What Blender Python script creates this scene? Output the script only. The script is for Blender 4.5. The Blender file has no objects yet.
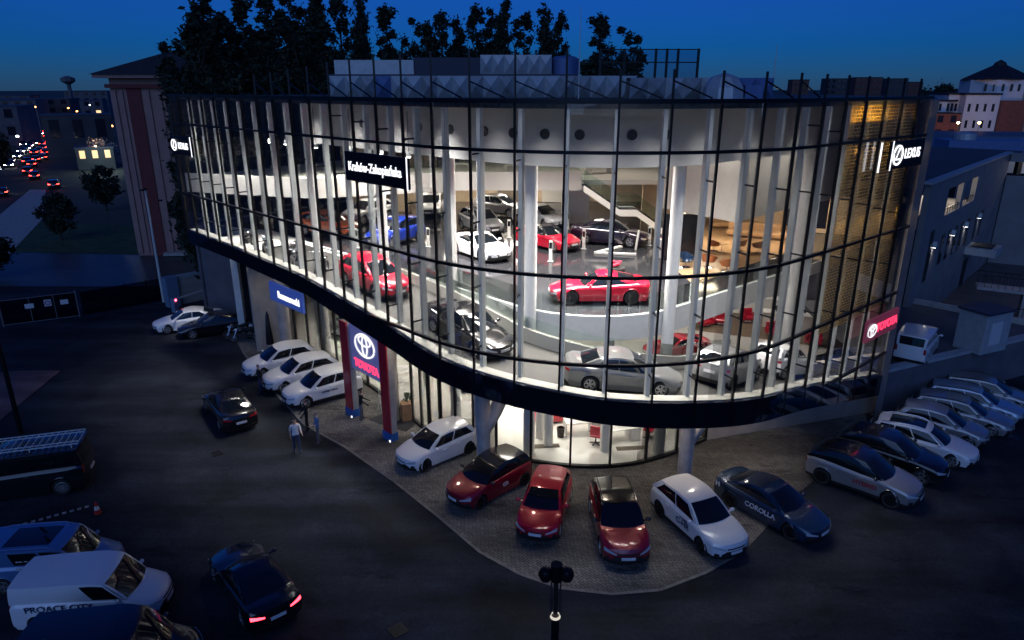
import bpy, bmesh, math, random
import numpy as np
from mathutils import Vector, Matrix
random.seed(7); rng = np.random.default_rng(7)
R = math.radians; PI = math.pi
scn = bpy.context.scene
COL = scn.collection

# ------------------------------------------------------------------ camera
FPX, HOR, CAMH = 690.0, 88.0, 16.4
PITCH = math.atan((320 - HOR) / FPX)
cam_d = bpy.data.cameras.new('camera'); cam = bpy.data.objects.new('camera', cam_d); COL.objects.link(cam)
cam.location = (0, 0, CAMH); cam.rotation_euler = (PI / 2 - PITCH, 0, 0)
cam_d.sensor_width = 36; cam_d.lens = 36 * FPX / 1024; cam_d.clip_end = 9000; cam_d.clip_start = .1
scn.camera = cam
def at(px, py, z=0.0):
    """survey note: where the sight line through a picture point meets the level z"""
    c, s = math.cos(PITCH), math.sin(PITCH)
    X = (px - 512) / FPX; Y = -(py - 320) / FPX
    d = (X, c + Y * s, -s + Y * c); t = (z - CAMH) / d[2]
    return Vector((d[0] * t, d[1] * t, z))

# ------------------------------------------------------------------ materials
MATS = {}
def nodes_of(m):
    m.use_nodes = True; return m.node_tree.nodes, m.node_tree.links
def mat(name, col, rough=.5, metal=0., var=0., vscale=3., bump=0., coat=0., emit=None, estr=0., spec=.5, bscale=None):
    if name in MATS: return MATS[name]
    m = bpy.data.materials.new(name); n, l = nodes_of(m); b = n['Principled BSDF']
    c = (*col, 1); b.inputs['Base Color'].default_value = c
    b.inputs['Roughness'].default_value = rough; b.inputs['Metallic'].default_value = metal
    b.inputs['Coat Weight'].default_value = coat; b.inputs['Coat Roughness'].default_value = .04
    b.inputs['Specular IOR Level'].default_value = spec
    if emit: b.inputs['Emission Color'].default_value = (*emit, 1); b.inputs['Emission Strength'].default_value = estr
    if var or bump:
        tc = n.new('ShaderNodeTexCoord'); nz = n.new('ShaderNodeTexNoise'); nz.inputs['Scale'].default_value = vscale
        nz.inputs['Detail'].default_value = 6; l.new(tc.outputs['Object'], nz.inputs['Vector'])
        if var:
            mp = n.new('ShaderNodeMapRange'); mp.inputs[1].default_value = .3; mp.inputs[2].default_value = .7
            mp.inputs[3].default_value = 1 - var; mp.inputs[4].default_value = 1 + var; l.new(nz.outputs['Fac'], mp.inputs[0])
            mx = n.new('ShaderNodeVectorMath'); mx.operation = 'SCALE'; mx.inputs[0].default_value = col
            l.new(mp.outputs[0], mx.inputs['Scale']); l.new(mx.outputs[0], b.inputs['Base Color'])
        if bump:
            nb = nz
            if bscale:
                nb = n.new('ShaderNodeTexNoise'); nb.inputs['Scale'].default_value = bscale; nb.inputs['Detail'].default_value = 5
                l.new(tc.outputs['Object'], nb.inputs['Vector'])
            bp = n.new('ShaderNodeBump'); bp.inputs['Strength'].default_value = bump; bp.inputs['Distance'].default_value = .02
            l.new(nb.outputs['Fac'], bp.inputs['Height']); l.new(bp.outputs[0], b.inputs['Normal'])
    MATS[name] = m; return m
def glow(name, col, s):
    if name in MATS: return MATS[name]
    return mat(name, (.02, .02, .02), .4, emit=col, estr=s)
def paver(name, c1, c2, cm, sc, stain, rough, rot=.6, dark=.5, msz=.02):
    m = bpy.data.materials.new(name); n, l = nodes_of(m); b = n['Principled BSDF']
    b.inputs['Specular IOR Level'].default_value = .16
    tc = n.new('ShaderNodeTexCoord'); mp = n.new('ShaderNodeMapping'); mp.inputs['Rotation'].default_value = (0, 0, rot)
    l.new(tc.outputs['Object'], mp.inputs['Vector'])
    br = n.new('ShaderNodeTexBrick'); br.inputs['Scale'].default_value = sc; br.inputs['Mortar Size'].default_value = msz
    br.inputs['Color1'].default_value = (*c1, 1); br.inputs['Color2'].default_value = (*c2, 1); br.inputs['Mortar'].default_value = (*cm, 1)
    l.new(mp.outputs[0], br.inputs['Vector'])
    n1 = n.new('ShaderNodeTexNoise'); n1.inputs['Scale'].default_value = stain; n1.inputs['Detail'].default_value = 8; n1.inputs['Roughness'].default_value = .68
    n1.inputs['Distortion'].default_value = .6
    l.new(tc.outputs['Object'], n1.inputs['Vector'])
    mr = n.new('ShaderNodeMapRange'); mr.inputs[1].default_value = .32; mr.inputs[2].default_value = .68; mr.inputs[3].default_value = 1 - dark; mr.inputs[4].default_value = 1 + dark
    l.new(n1.outputs['Fac'], mr.inputs[0])
    n2 = n.new('ShaderNodeTexNoise'); n2.inputs['Scale'].default_value = 9; n2.inputs['Detail'].default_value = 4; l.new(tc.outputs['Object'], n2.inputs['Vector'])
    mr2 = n.new('ShaderNodeMapRange'); mr2.inputs[1].default_value = .3; mr2.inputs[2].default_value = .7; mr2.inputs[3].default_value = .8; mr2.inputs[4].default_value = 1.2
    l.new(n2.outputs['Fac'], mr2.inputs[0])
    # tyre-polished tracks: stretched noise
    mp3 = n.new('ShaderNodeMapping'); mp3.inputs['Rotation'].default_value = (0, 0, .75); mp3.inputs['Scale'].default_value = (.07, .6, 1)
    l.new(tc.outputs['Object'], mp3.inputs['Vector'])
    n3 = n.new('ShaderNodeTexNoise'); n3.inputs['Scale'].default_value = 1.; n3.inputs['Detail'].default_value = 5; l.new(mp3.outputs[0], n3.inputs['Vector'])
    mr3 = n.new('ShaderNodeMapRange'); mr3.inputs[1].default_value = .35; mr3.inputs[2].default_value = .65; mr3.inputs[3].default_value = .6; mr3.inputs[4].default_value = 1.4
    l.new(n3.outputs['Fac'], mr3.inputs[0])
    n5 = n.new('ShaderNodeTexNoise'); n5.inputs['Scale'].default_value = .55; n5.inputs['Detail'].default_value = 7; n5.inputs['Roughness'].default_value = .75; mp5 = n.new('ShaderNodeMapping'); mp5.inputs['Rotation'].default_value = (0, 0, -.5); mp5.inputs['Scale'].default_value = (.55, 1.6, 1); l.new(tc.outputs['Object'], mp5.inputs['Vector']); l.new(mp5.outputs[0], n5.inputs['Vector'])
    mr5 = n.new('ShaderNodeMapRange'); mr5.inputs[1].default_value = .56; mr5.inputs[2].default_value = .66; mr5.inputs[3].default_value = 1.; mr5.inputs[4].default_value = .45; l.new(n5.outputs['Fac'], mr5.inputs[0])
    k0 = n.new('ShaderNodeMath'); k0.operation = 'MULTIPLY'; l.new(mr.outputs[0], k0.inputs[0]); l.new(mr5.outputs[0], k0.inputs[1]); mr = k0
    k = n.new('ShaderNodeMath'); k.operation = 'MULTIPLY'; l.new(mr.outputs[0], k.inputs[0]); l.new(mr2.outputs[0], k.inputs[1])
    k2 = n.new('ShaderNodeMath'); k2.operation = 'MULTIPLY'; l.new(k.outputs[0], k2.inputs[0]); l.new(mr3.outputs[0], k2.inputs[1])
    sc_ = n.new('ShaderNodeVectorMath'); sc_.operation = 'SCALE'; l.new(br.outputs['Color'], sc_.inputs[0]); l.new(k2.outputs[0], sc_.inputs['Scale'])
    l.new(sc_.outputs[0], b.inputs['Base Color'])
    mr4 = n.new('ShaderNodeMapRange'); mr4.inputs[1].default_value = .35; mr4.inputs[2].default_value = .7; mr4.inputs[3].default_value = rough - .12; mr4.inputs[4].default_value = rough + .15
    l.new(n1.outputs['Fac'], mr4.inputs[0]); l.new(mr4.outputs[0], b.inputs['Roughness'])
    bp = n.new('ShaderNodeBump'); bp.inputs['Strength'].default_value = .35; bp.inputs['Distance'].default_value = .01
    l.new(br.outputs['Fac'], bp.inputs['Height']); bp.invert = True; l.new(bp.outputs[0], b.inputs['Normal'])
    MATS[name] = m; return m
def glass(name, tint=(1, 1, 1), refl=1., base=0.02, wav=0.):
    m = bpy.data.materials.new(name); n, l = nodes_of(m); n.remove(n['Principled BSDF'])
    out = n['Material Output']; tr = n.new('ShaderNodeBsdfTransparent'); tr.inputs[0].default_value = (*tint, 1)
    gl = n.new('ShaderNodeBsdfGlossy'); gl.inputs['Roughness'].default_value = 0.0
    fr = n.new('ShaderNodeFresnel'); fr.inputs['IOR'].default_value = 1.5
    mm = n.new('ShaderNodeMath'); mm.operation = 'MULTIPLY_ADD'; mm.inputs[1].default_value = refl; mm.inputs[2].default_value = base; mm.use_clamp = True
    l.new(fr.outputs[0], mm.inputs[0]); mx = n.new('ShaderNodeMixShader'); l.new(mm.outputs[0], mx.inputs[0]); l.new(tr.outputs[0], mx.inputs[1]); l.new(gl.outputs[0], mx.inputs[2])
    if wav:
        tc = n.new('ShaderNodeTexCoord'); nz = n.new('ShaderNodeTexNoise'); nz.inputs['Scale'].default_value = wav; nz.inputs['Detail'].default_value = 1; l.new(tc.outputs['Object'], nz.inputs['Vector'])
        bp = n.new('ShaderNodeBump'); bp.inputs['Strength'].default_value = .06; bp.inputs['Distance'].default_value = .02; l.new(nz.outputs[0], bp.inputs['Height']); l.new(bp.outputs[0], gl.inputs['Normal'])
    l.new(mx.outputs[0], out.inputs[0]); MATS[name] = m; return m

M = MATS
mat('black_metal', (.012, .013, .016), .35, .6)
mat('band_glass', (.004, .006, .012), .06, spec=.6)
mat('pale_steel', (.55, .58, .57), .5, var=.08, vscale=2)
mat('white_wall', (.78, .76, .72), .6, var=.04, vscale=.7)
mat('kerb_white', (.36, .36, .33), .6, var=.05, vscale=1)
mat('grey_wall', (.40, .40, .40), .7, var=.08, vscale=.4)
mat('column_paint', (.72, .73, .73), .5, var=.04)
mat('ramp_floor', (.032, .032, .031), .5, var=.15, vscale=1.5)
mat('deck_tile', (.026, .027, .032), .09, spec=.35, var=.2, vscale=.8)
mat('fascia', (.55, .57, .58), .6, var=.05)
mat('white_floor', (.60, .58, .54), .18, var=.04, vscale=.6)
mat('carpet', (.16, .11, .07), .95, var=.25, vscale=6)
mat('beige_panel', (.62, .49, .35), .6, var=.12, vscale=1.2)
mat('bronze_panel', (.16, .13, .10), .5, var=.2, vscale=1.5)
mat('wood_floor', (.42, .28, .16), .3, var=.2, vscale=2.5)
mat('concrete', (.36, .34, .33), .8, var=.18, vscale=2.2, bump=.3, bscale=25)
mat('concrete_wall', (.34, .31, .28), .8, var=.15, vscale=1.2, bump=.25, bscale=20)
mat('red_clad', (.5, .008, .03), .3, coat=.4)
mat('blue_film', (.03, .13, .42), .4)
mat('dark_wall', (.10, .10, .12), .75, var=.2, vscale=.8)
mat('roof_felt', (.05, .05, .055), .8, var=.25, vscale=.7)
mat('hvac_white', (.42, .45, .46), .45, .3, var=.1)
mat('hvac_blue', (.10, .16, .33), .5, .2, var=.1)
mat('gate_grey', (.13, .13, .14), .6); mat('hvac_grey', (.28, .30, .31), .5, .3, var=.2); mat('hvac_dark', (.03, .035, .06), .6)
mat('sign_black', (.006, .007, .012), .25)
mat('sign_blue', (.035, .07, .28), .4, emit=(.05, .11, .5), estr=.30)
mat('sign_pylon', (.10, .11, .25), .4, emit=(.16, .18, .5), estr=.25)
mat('sign_pink', (.12, .03, .06), .4, emit=(.6, .10, .2), estr=.12)
glow('letter_white', (.92, .92, 1.), 1.6); glow('edge_white', (.9, .92, 1.), 1.3)
glow('letter_red', (1., .03, .09), 2.2); glow('emblem_white', (.95, .95, 1.), .95)
mat('leaf_dark', (.018, .03, .018), .9, var=.5, vscale=1.2)
mat('leaf_green', (.04, .08, .025), .85, var=.5, vscale=1.5)
mat('bark', (.05, .04, .03), .95, var=.3, vscale=4)
glass('facade_glass', (.96, .97, .98), .5, .015, .3); glass('rail_glass', (.93, .975, .955), .7, .012); glass('shop_glass', (.95, .97, .96), .8, .012)
# golden woven metal curtain: real holes through a thin sheet
def mesh_curtain():
    m = bpy.data.materials.new('gold_mesh'); n, l = nodes_of(m); b = n['Principled BSDF']
    b.inputs['Base Color'].default_value = (.50, .32, .09, 1); b.inputs['Metallic'].default_value = .35; b.inputs['Roughness'].default_value = .5
    uv = n.new('ShaderNodeUVMap'); br = n.new('ShaderNodeTexBrick'); br.inputs['Scale'].default_value = 3.6
    br.inputs['Mortar Size'].default_value = .05; br.inputs['Brick Width'].default_value = .9; br.inputs['Row Height'].default_value = .5
    l.new(uv.outputs[0], br.inputs['Vector'])
    nz = n.new('ShaderNodeTexNoise'); nz.inputs['Scale'].default_value = 6; l.new(uv.outputs[0], nz.inputs['Vector'])
    mr = n.new('ShaderNodeMapRange'); mr.inputs[1].default_value = .3; mr.inputs[2].default_value = .7; mr.inputs[3].default_value = .10; mr.inputs[4].default_value = .34
    l.new(nz.outputs[0], mr.inputs[0])
    mxm = n.new('ShaderNodeMath'); mxm.operation = 'MAXIMUM'; l.new(br.outputs['Fac'], mxm.inputs[0]); l.new(mr.outputs[0], mxm.inputs[1])
    tr = n.new('ShaderNodeBsdfTransparent'); mx = n.new('ShaderNodeMixShader')
    l.new(mxm.outputs[0], mx.inputs[0]); l.new(tr.outputs[0], mx.inputs[1]); l.new(b.outputs[0], mx.inputs[2]); l.new(mx.outputs[0], n['Material Output'].inputs[0])
    MATS['gold_mesh'] = m
mesh_curtain()

# ------------------------------------------------------------------ object helpers
def tag(o, label=None, cat=None, group=None, kind=None):
    if label: o['label'] = label
    if cat: o['category'] = cat
    if group: o['group'] = group
    if kind: o['kind'] = kind
    return o
def empty(name, loc=(0, 0, 0), rz=0, label=None, cat=None, group=None):
    o = bpy.data.objects.new(name, None); COL.objects.link(o); o.location = loc; o.rotation_euler = (0, 0, rz); o.empty_display_size = .2
    return tag(o, label, cat, group)
def link(name, me, parent=None):
    o = bpy.data.objects.new(name, me); COL.objects.link(o)
    if parent is not None: o.parent = parent
    return o
def children(o): return [c for c in bpy.data.objects if c.parent == o]
def copy_tree(root, kids=None):
    r = root.copy(); COL.objects.link(r)
    for c in children(root):
        d = c.copy(); COL.objects.link(d); d.parent = r
        for g in children(c):
            e = g.copy(); COL.objects.link(e); e.parent = d
    return r
class MB:
    def __init__(self): self.v = []; self.f = []; self.m = []; self.mi = 0
    def add(self, vs, fs, mi=None):
        k = len(self.v); self.v += [tuple(p) for p in vs]; self.f += [tuple(i + k for i in f) for f in fs]
        self.m += [self.mi if mi is None else mi] * len(fs); return self
    def box(self, x0, x1, y0, y1, z0, z1, M_=None, mi=None):
        vs = [Vector((x, y, z)) for x in (x0, x1) for y in (y0, y1) for z in (z0, z1)]
        if M_ is not None: vs = [M_ @ p for p in vs]
        return self.add(vs, [(0, 1, 3, 2), (4, 6, 7, 5), (0, 4, 5, 1), (2, 3, 7, 6), (0, 2, 6, 4), (1, 5, 7, 3)], mi)
    def bar(self, a, b, w, h=None, up=(0, 0, 1), mi=None):
        a, b = Vector(a), Vector(b); h = w if h is None else h; d = (b - a).normalized(); u = Vector(up)
        if abs(d.dot(u)) > .98: u = Vector((1, 0, 0))
        s = d.cross(u).normalized(); u = s.cross(d).normalized()
        vs = [p + s * (i * w / 2) + u * (j * h / 2) for p in (a, b) for i, j in ((-1, -1), (1, -1), (1, 1), (-1, 1))]
        return self.add(vs, [(3, 2, 1, 0), (4, 5, 6, 7), (0, 1, 5, 4), (1, 2, 6, 5), (2, 3, 7, 6), (3, 0, 4, 7)], mi)
    def tube(self, path, rad, n=8, mi=None, caps=True):
        path = [Vector(p) for p in path]; rs = rad if isinstance(rad, (list, tuple)) else [rad] * len(path); rings = []
        for i, p in enumerate(path):
            d = (path[min(i + 1, len(path) - 1)] - path[max(i - 1, 0)]).normalized()
            u = Vector((0, 0, 1)) if abs(d.z) < .95 else Vector((1, 0, 0)); s = d.cross(u).normalized(); u = s.cross(d)
            rings.append([p + (s * math.cos(2 * PI * k / n) + u * math.sin(2 * PI * k / n)) * rs[i] for k in range(n)])
        vs = sum(rings, []); fs = []
        for i in range(len(path) - 1):
            for k in range(n): a = i * n + k; b = i * n + (k + 1) % n; fs.append((a, b, b + n, a + n))
        if caps: fs += [tuple(range(n))[::-1], tuple(range((len(path) - 1) * n, len(path) * n))]
        return self.add(vs, fs, mi)
    def prism(self, pts, z0, z1, mi=None):
        n = len(pts); vs = [(p[0], p[1], z0) for p in pts] + [(p[0], p[1], z1) for p in pts]
        return self.add(vs, [tuple(range(n))[::-1], tuple(range(n, 2 * n))] + [(i, (i + 1) % n, n + (i + 1) % n, n + i) for i in range(n)], mi)
    def lathe(self, prof, n=16, c=(0, 0, 0), axis='z', mi=None):
        vs = []; fs = []
        for r, h in prof:
            for k in range(n):
                a = 2 * PI * k / n; p = (r * math.cos(a), r * math.sin(a), h)
                if axis == 'y': p = (p[0], p[2], p[1])
                vs.append((p[0] + c[0], p[1] + c[1], p[2] + c[2]))
        for i in range(len(prof) - 1):
            for k in range(n):
                a = i * n + k; b = i * n + (k + 1) % n; f = (a, b, b + n, a + n); fs.append(f if axis == 'z' else f[::-1])
        return self.add(vs, fs, mi)
    def ell(self, c, r, n=12, m=8, mi=None):
        prof = [(max(1e-3, math.sin(PI * i / m)), -math.cos(PI * i / m)) for i in range(m + 1)]; k = len(self.v)
        self.lathe(prof, n, mi=mi)
        for i in range(k, len(self.v)):
            p = self.v[i]; self.v[i] = (p[0] * r[0] + c[0], p[1] * r[1] + c[1], p[2] * r[2] + c[2])
        return self
    def mesh(self, name, mats, smooth=None, fixn=True):
        me = bpy.data.meshes.new(name); me.from_pydata(self.v, [], self.f)
        mats = mats if isinstance(mats, (list, tuple)) else [mats]
        for m in mats: me.materials.append(MATS[m] if isinstance(m, str) else m)
        me.polygons.foreach_set('material_index', self.m)
        if fixn:
            bm = bmesh.new(); bm.from_mesh(me); bmesh.ops.remove_doubles(bm, verts=bm.verts, dist=1e-5)
            bmesh.ops.recalc_face_normals(bm, faces=bm.faces); bm.to_mesh(me); bm.free()
        if smooth is not None:
            me.shade_smooth(); me.set_sharp_from_angle(angle=R(smooth))
        me.update(); return me
    def build(self, name, mats, parent=None, smooth=None, fixn=True): return link(name, self.mesh(name, mats, smooth, fixn), parent)
def bevel(o, w=.01, seg=2):
    md = o.modifiers.new('bevel', 'BEVEL'); md.width = w; md.segments = seg; md.limit_method = 'ANGLE'; return o
def text(body, size, mname, parent, M_, name='lettering', ext=.01, align='CENTER', bold=0., sx=1.):
    cu = bpy.data.curves.new(name, 'FONT'); cu.body = body; cu.size = size; cu.align_x = align; cu.align_y = 'CENTER'; cu.extrude = ext; cu.offset = bold
    tmp = bpy.data.objects.new(name, cu); me = bpy.data.meshes.new_from_object(tmp); bpy.data.objects.remove(tmp)
    me.materials.clear(); me.materials.append(MATS[mname]); o = link(name, me)
    o.matrix_local = M_ @ Matrix.Diagonal((sx, 1, 1, 1)); 
    if parent is not None: o.parent = parent
    return o
def frame(o, xd, yd):
    """matrix: origin o, local x along xd, local y along yd"""
    x = Vector(xd).normalized(); y = Vector(yd); y = (y - x * y.dot(x)).normalized(); z = x.cross(y)
    m = Matrix((x, y, z)).transposed().to_4x4(); m.translation = Vector(o); return m
def lamp(kind, loc, power, col=(1, .9, .78), size=1., rot=(0, 0, 0), size_y=None, spread=None, spot=None, name='lamp_light'):
    d = bpy.data.lights.new(name, kind); d.energy = power; d.color = col
    if kind == 'AREA':
        d.size = size
        if size_y: d.shape = 'RECTANGLE'; d.size_y = size_y
        if spread: d.spread = spread
    elif kind == 'SPOT': d.shadow_soft_size = size; d.spot_size = spot or R(100); d.spot_blend = .6
    elif kind == 'POINT': d.shadow_soft_size = size
    o = bpy.data.objects.new(name, d); COL.objects.link(o); o.location = loc; o.rotation_euler = rot; return o
SUN_EL, SUN_ROT, SKY_SAT, SKY_STR, SUN_STR, SUN_COL = 6.0, 180.0, .97, .078, .46, (.36, .57, 1.)
SKY_TINT = (.62, .77, 1.12)
# ------------------------------------------------------------------ vehicles
def paint(name, col, rough=.28, metal=.0):
    return mat('paint_' + name, col, rough, metal, coat=1.0)
paint('white', (.74, .75, .78)); paint('pearl', (.62, .64, .68)); paint('silver', (.30, .305, .32), .3, .5); paint('steel', (.17, .175, .18), .3, .45); paint('grey', (.22, .22, .23), .3, .6)
paint('black', (.006, .006, .008), .2); paint('dark', (.012, .013, .018), .2, .3); paint('red', (.50, .002, .026), .3, .15); paint('wine', (.24, .002, .02), .3, .2)
paint('orange', (.62, .11, .02), .3, .1); paint('blue', (.01, .035, .36), .25, .2); paint('navy', (.012, .035, .085), .25, .35); paint('sky', (.09, .2, .42), .3, .3)
paint('purple', (.016, .008, .022), .2, .3); paint('lightblue', (.34, .42, .52), .3, .5)
mat('car_glass', (.006, .008, .011), .03, spec=.7); mat('trim_black', (.012, .012, .013), .55); mat('tyre', (.014, .014, .014), .85)
mat('alloy', (.55, .55, .57), .3, .85); mat('alloy_dark', (.03, .03, .032), .35, .7); mat('lens', (.55, .6, .68), .08, .3, coat=1.); mat('lens_red', (.3, .006, .01), .15, coat=1.)
mat('plate', (.62, .62, .64), .5); mat('chrome', (.7, .7, .72), .12, 1.)
mat('plate_ink', (.05, .05, .06), .5)
glow('tail_on', (1., .03, .05), 9.); glow('head_on', (1., .93, .82), 30.); glow('tail_far', (1., .03, .02), 22.); glow('head_far', (1., .95, .85), 60.); glow('decal_red', (1, .02, .03), .9)

def cr(pts, x):
    """smooth interpolation through control points"""
    xs = [p[0] for p in pts]; ys = [p[1] for p in pts]
    if x <= xs[0]: return ys[0]
    if x >= xs[-1]: return ys[-1]
    i = max(k for k in range(len(xs)) if xs[k] <= x); i = min(i, len(xs) - 2); h = xs[i + 1] - xs[i]; t = (x - xs[i]) / h
    def sl(k):
        if k == 0 or k == len(xs) - 1: return 0 if len(xs) < 3 else (ys[min(k + 1, len(xs) - 1)] - ys[max(k - 1, 0)]) / (xs[min(k + 1, len(xs) - 1)] - xs[max(k - 1, 0)])
        a = (ys[k] - ys[k - 1]) / (xs[k] - xs[k - 1]); b = (ys[k + 1] - ys[k]) / (xs[k + 1] - xs[k])
        return 0 if a * b <= 0 else 2 * a * b / (a + b)
    m0, m1 = sl(i) * h, sl(i + 1) * h
    return (2 * t**3 - 3 * t * t + 1) * ys[i] + (t**3 - 2 * t * t + t) * m0 + (-2 * t**3 + 3 * t * t) * ys[i + 1] + (t**3 - t * t) * m1
TYPES = {
 'hatch': dict(L=3.95, W=1.74, H=1.48, wb=2.55, fo=.78, R=.315, top=[(0, .70), (.05, .78), (.25, .93), (.5, .97), (.8, 1.03), (.95, 1.03), (1, .98)], A=.235, B=.46, C=.90, D=.985, zA=.96, wr=.55, clad=0, zr=[(0, 1.40), (.35, 1.48), (1, 1.40)], zD=1.02),
 'suv': dict(L=4.45, W=1.83, H=1.60, wb=2.66, fo=.90, R=.35, top=[(0, .78), (.05, .88), (.25, 1.00), (.5, 1.04), (.8, 1.10), (.95, 1.10), (1, 1.02)], A=.245, B=.45, C=.87, D=.975, zA=1.03, wr=.57, clad=1, zr=[(0, 1.52), (.35, 1.60), (1, 1.50)], zD=1.10),
 'estate': dict(L=4.62, W=1.80, H=1.46, wb=2.70, fo=.93, R=.325, top=[(0, .66), (.05, .76), (.25, .91), (.5, .95), (.8, .99), (.95, 1.0), (1, .95)], A=.245, B=.43, C=.90, D=.98, zA=.94, wr=.56, clad=0, zr=[(0, 1.38), (.3, 1.46), (1, 1.37)], zD=1.0),
 'sedan': dict(L=4.75, W=1.82, H=1.44, wb=2.76, fo=.95, R=.33, top=[(0, .64), (.05, .74), (.25, .90), (.5, .95), (.78, 1.01), (.92, 1.05), (.98, 1.04), (1, .98)], A=.245, B=.44, C=.70, D=.87, zA=.93, wr=.55, clad=0, zr=[(0, 1.38), (.4, 1.44), (1, 1.37)], zD=1.03),
 'coupe': dict(L=4.70, W=1.86, H=1.34, wb=2.80, fo=.95, R=.345, top=[(0, .60), (.05, .69), (.25, .85), (.5, .90), (.75, .97), (.92, 1.0), (.98, .99), (1, .92)], A=.30, B=.47, C=.64, D=.90, zA=.88, wr=.52, clad=0, zr=[(0, 1.28), (.4, 1.34), (1, 1.28)], zD=.99),
 'van': dict(L=4.75, W=1.86, H=1.84, wb=2.95, fo=.90, R=.335, top=[(0, .82), (.05, .93), (.2, 1.08), (.5, 1.12), (.8, 1.14), (.97, 1.14), (1, 1.10)], A=.17, B=.335, C=.965, D=.992, zA=1.11, wr=.72, clad=0, zr=[(0, 1.74), (.2, 1.83), (1, 1.80)], zD=1.12),
}
class Car:
    def __init__(s, kind):
        s.p = p = TYPES[kind]; s.kind = kind; s.L, s.W = p['L'], p['W']; s.uf = p['fo']; s.ur = p['fo'] + p['wb']; s.Ra = p['R'] + .055
        s.zb = .2 if p['clad'] else .17
    def hw(s, u): return s.W / 2 * cr([(0, .93), (.12, .985), (.2, 1.), (.38, .985), (.62, .985), (.8, 1.), (.9, .98), (1, .92)], u / s.L)
    def arch(s, u):
        z = -1
        for uw in (s.uf, s.ur):
            if abs(u - uw) <= s.Ra + 1e-6: z = max(z, s.p['R'] + math.sqrt(max(0, s.Ra**2 - (u - uw)**2)))
        return z
    def deform(s, u, y, z):
        L = s.L; q = abs(y) / (s.W / 2); fl = .26 * L; rl = .16 * L
        van = s.kind == 'van'
        if u < fl:
            w = 1 - u / fl; u += w * (.40 * q**2.6 + .16 * (max(0, z - .52) / .4)**2 + .10 * (max(0, .42 - z) / .25)**2)
        if u > L - rl:
            w = 1 - (L - u) / rl; u -= w * ((.12 if van else .24) * q**2.8 + (.02 if van else .10) * (max(0, z - .65) / .4)**2 + .10 * (max(0, .45 - z) / .25)**2)
        return Vector((L / 2 - u, y, z))
    def section(s, u, za):
        p = s.p; w = s.hw(u); zt = cr(p['top'], u / s.L); zb = s.zb; f = lambda z, e: max(z, za + e) if za > 0 else z
        cn = .035 if u / s.L < p['A'] or s.kind in ('sedan', 'coupe') else .02
        zs = zt - .15; m = zs - .05
        pts = [(0, zb), (w - .30, zb), (w - .30, max(zb, za)), (w * .97, f(zb + .02, 0)), (w * .99, f(.36, .012)), (w * 1.0, f(.52, .03)), (w * .978, f(m * .5 + .33, .045)), (w * .99, f(zs, .06) if za > 0 else zs),
               (w * .965, zt - .055), (w * .90, zt), (w * .70, zt + cn * .45), (w * .5, zt + cn * .75), (w * .25, zt + cn * .95), (0, zt + cn)]
        return pts
    def body(s):
        p = s.p; us = set(np.linspace(0, s.L, 34).tolist())
        for uw in (s.uf, s.ur):
            us = {u for u in us if abs(u - uw) > s.Ra + .03}
            for a in np.linspace(0, PI, 13): us.add(uw + s.Ra * math.cos(a))
            us.add(uw - s.Ra - 2e-3); us.add(uw + s.Ra + 2e-3)
        us = sorted(us); mb = MB(); NP = 14; rows = []
        for u in us:
            sec = s.section(u, s.arch(u)); full = sec + [(-y, z) for y, z in sec[-2:0:-1]]
            rows.append([s.deform(u, y, z) for y, z in full])
        n = len(rows[0]); vs = sum(rows, []); fs = []; ms = []
        for i in range(len(us) - 1):
            um = (us[i] + us[i + 1]) / 2
            for k in range(n):
                k2 = (k + 1) % n; fs.append((i * n + k, (i + 1) * n + k, (i + 1) * n + k2, i * n + k2))
                kk = k if k < NP - 1 else n - 1 - k
                dark = kk <= 2 or (p['clad'] and kk == 3) or (p['clad'] and kk == 4 and s.arch(um) > 0)
                ms.append(1 if dark else 0)
        mb.v = [tuple(v) for v in vs]; mb.f = fs; mb.m = ms
        for u, e in ((0, 0), (s.L, 1)):
            sec = s.section(u, -1); fr = [1, .778, .556, .278, 0, -.278, -.556, -.778, -1]
            prev = None
            for r in range(3, 10):
                w, z = sec[r]
                row = [s.deform(u, w * c, z) for c in fr] if r < 9 else [s.deform(u, y, zz) for y, zz in sec[9:14]] + [s.deform(u, -y, zz) for y, zz in sec[12:8:-1]]
                if prev:
                    for c in range(8):
                        q = [prev[c], prev[c + 1], row[c + 1], row[c]]; mb.add(q, [(0, 1, 2, 3)], 1 if r == 4 else 0)
                prev = row
            w, z = sec[3]; row0 = [s.deform(u, w * c, z) for c in fr]; mb.add(row0 + [s.deform(u, sec[1][0], sec[1][1]), s.deform(u, -sec[1][0], sec[1][1])], [(0, 1, 2, 3, 4, 5, 6, 7, 8, 10, 9)], 1)
        return mb
    def capP(s, yf, z, rear=False, off=.0):
        u = s.L if rear else 0; w = s.hw(u) * .985
        a = s.deform(u, yf * w, z); b = s.deform(u, yf * w + .01, z); c = s.deform(u, yf * w, z + .01)
        nn = (b - a).cross(c - a).normalized(); 
        if (nn.x < 0) != rear: nn = -nn
        return a + nn * off
    def patch(s, fn, nx, ny, off=.008, skirt=.03):
        """solid shallow lens over a surface; fn(p,q,off)->Vector"""
        mb = MB(); g = [[fn(i / nx, j / ny, off) for i in range(nx + 1)] for j in range(ny + 1)]
        b = [[fn(i / nx, j / ny, off - skirt) for i in range(nx + 1)] for j in range(ny + 1)]
        vs = sum(g, []); fs = [(j * (nx + 1) + i, j * (nx + 1) + i + 1, (j + 1) * (nx + 1) + i + 1, (j + 1) * (nx + 1) + i) for j in range(ny) for i in range(nx)]
        mb.add(vs, fs)
        loop = lambda G: G[0][:] + [r[-1] for r in G[1:]] + G[-1][-2::-1] + [r[0] for r in G[-2:0:-1]]
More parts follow.
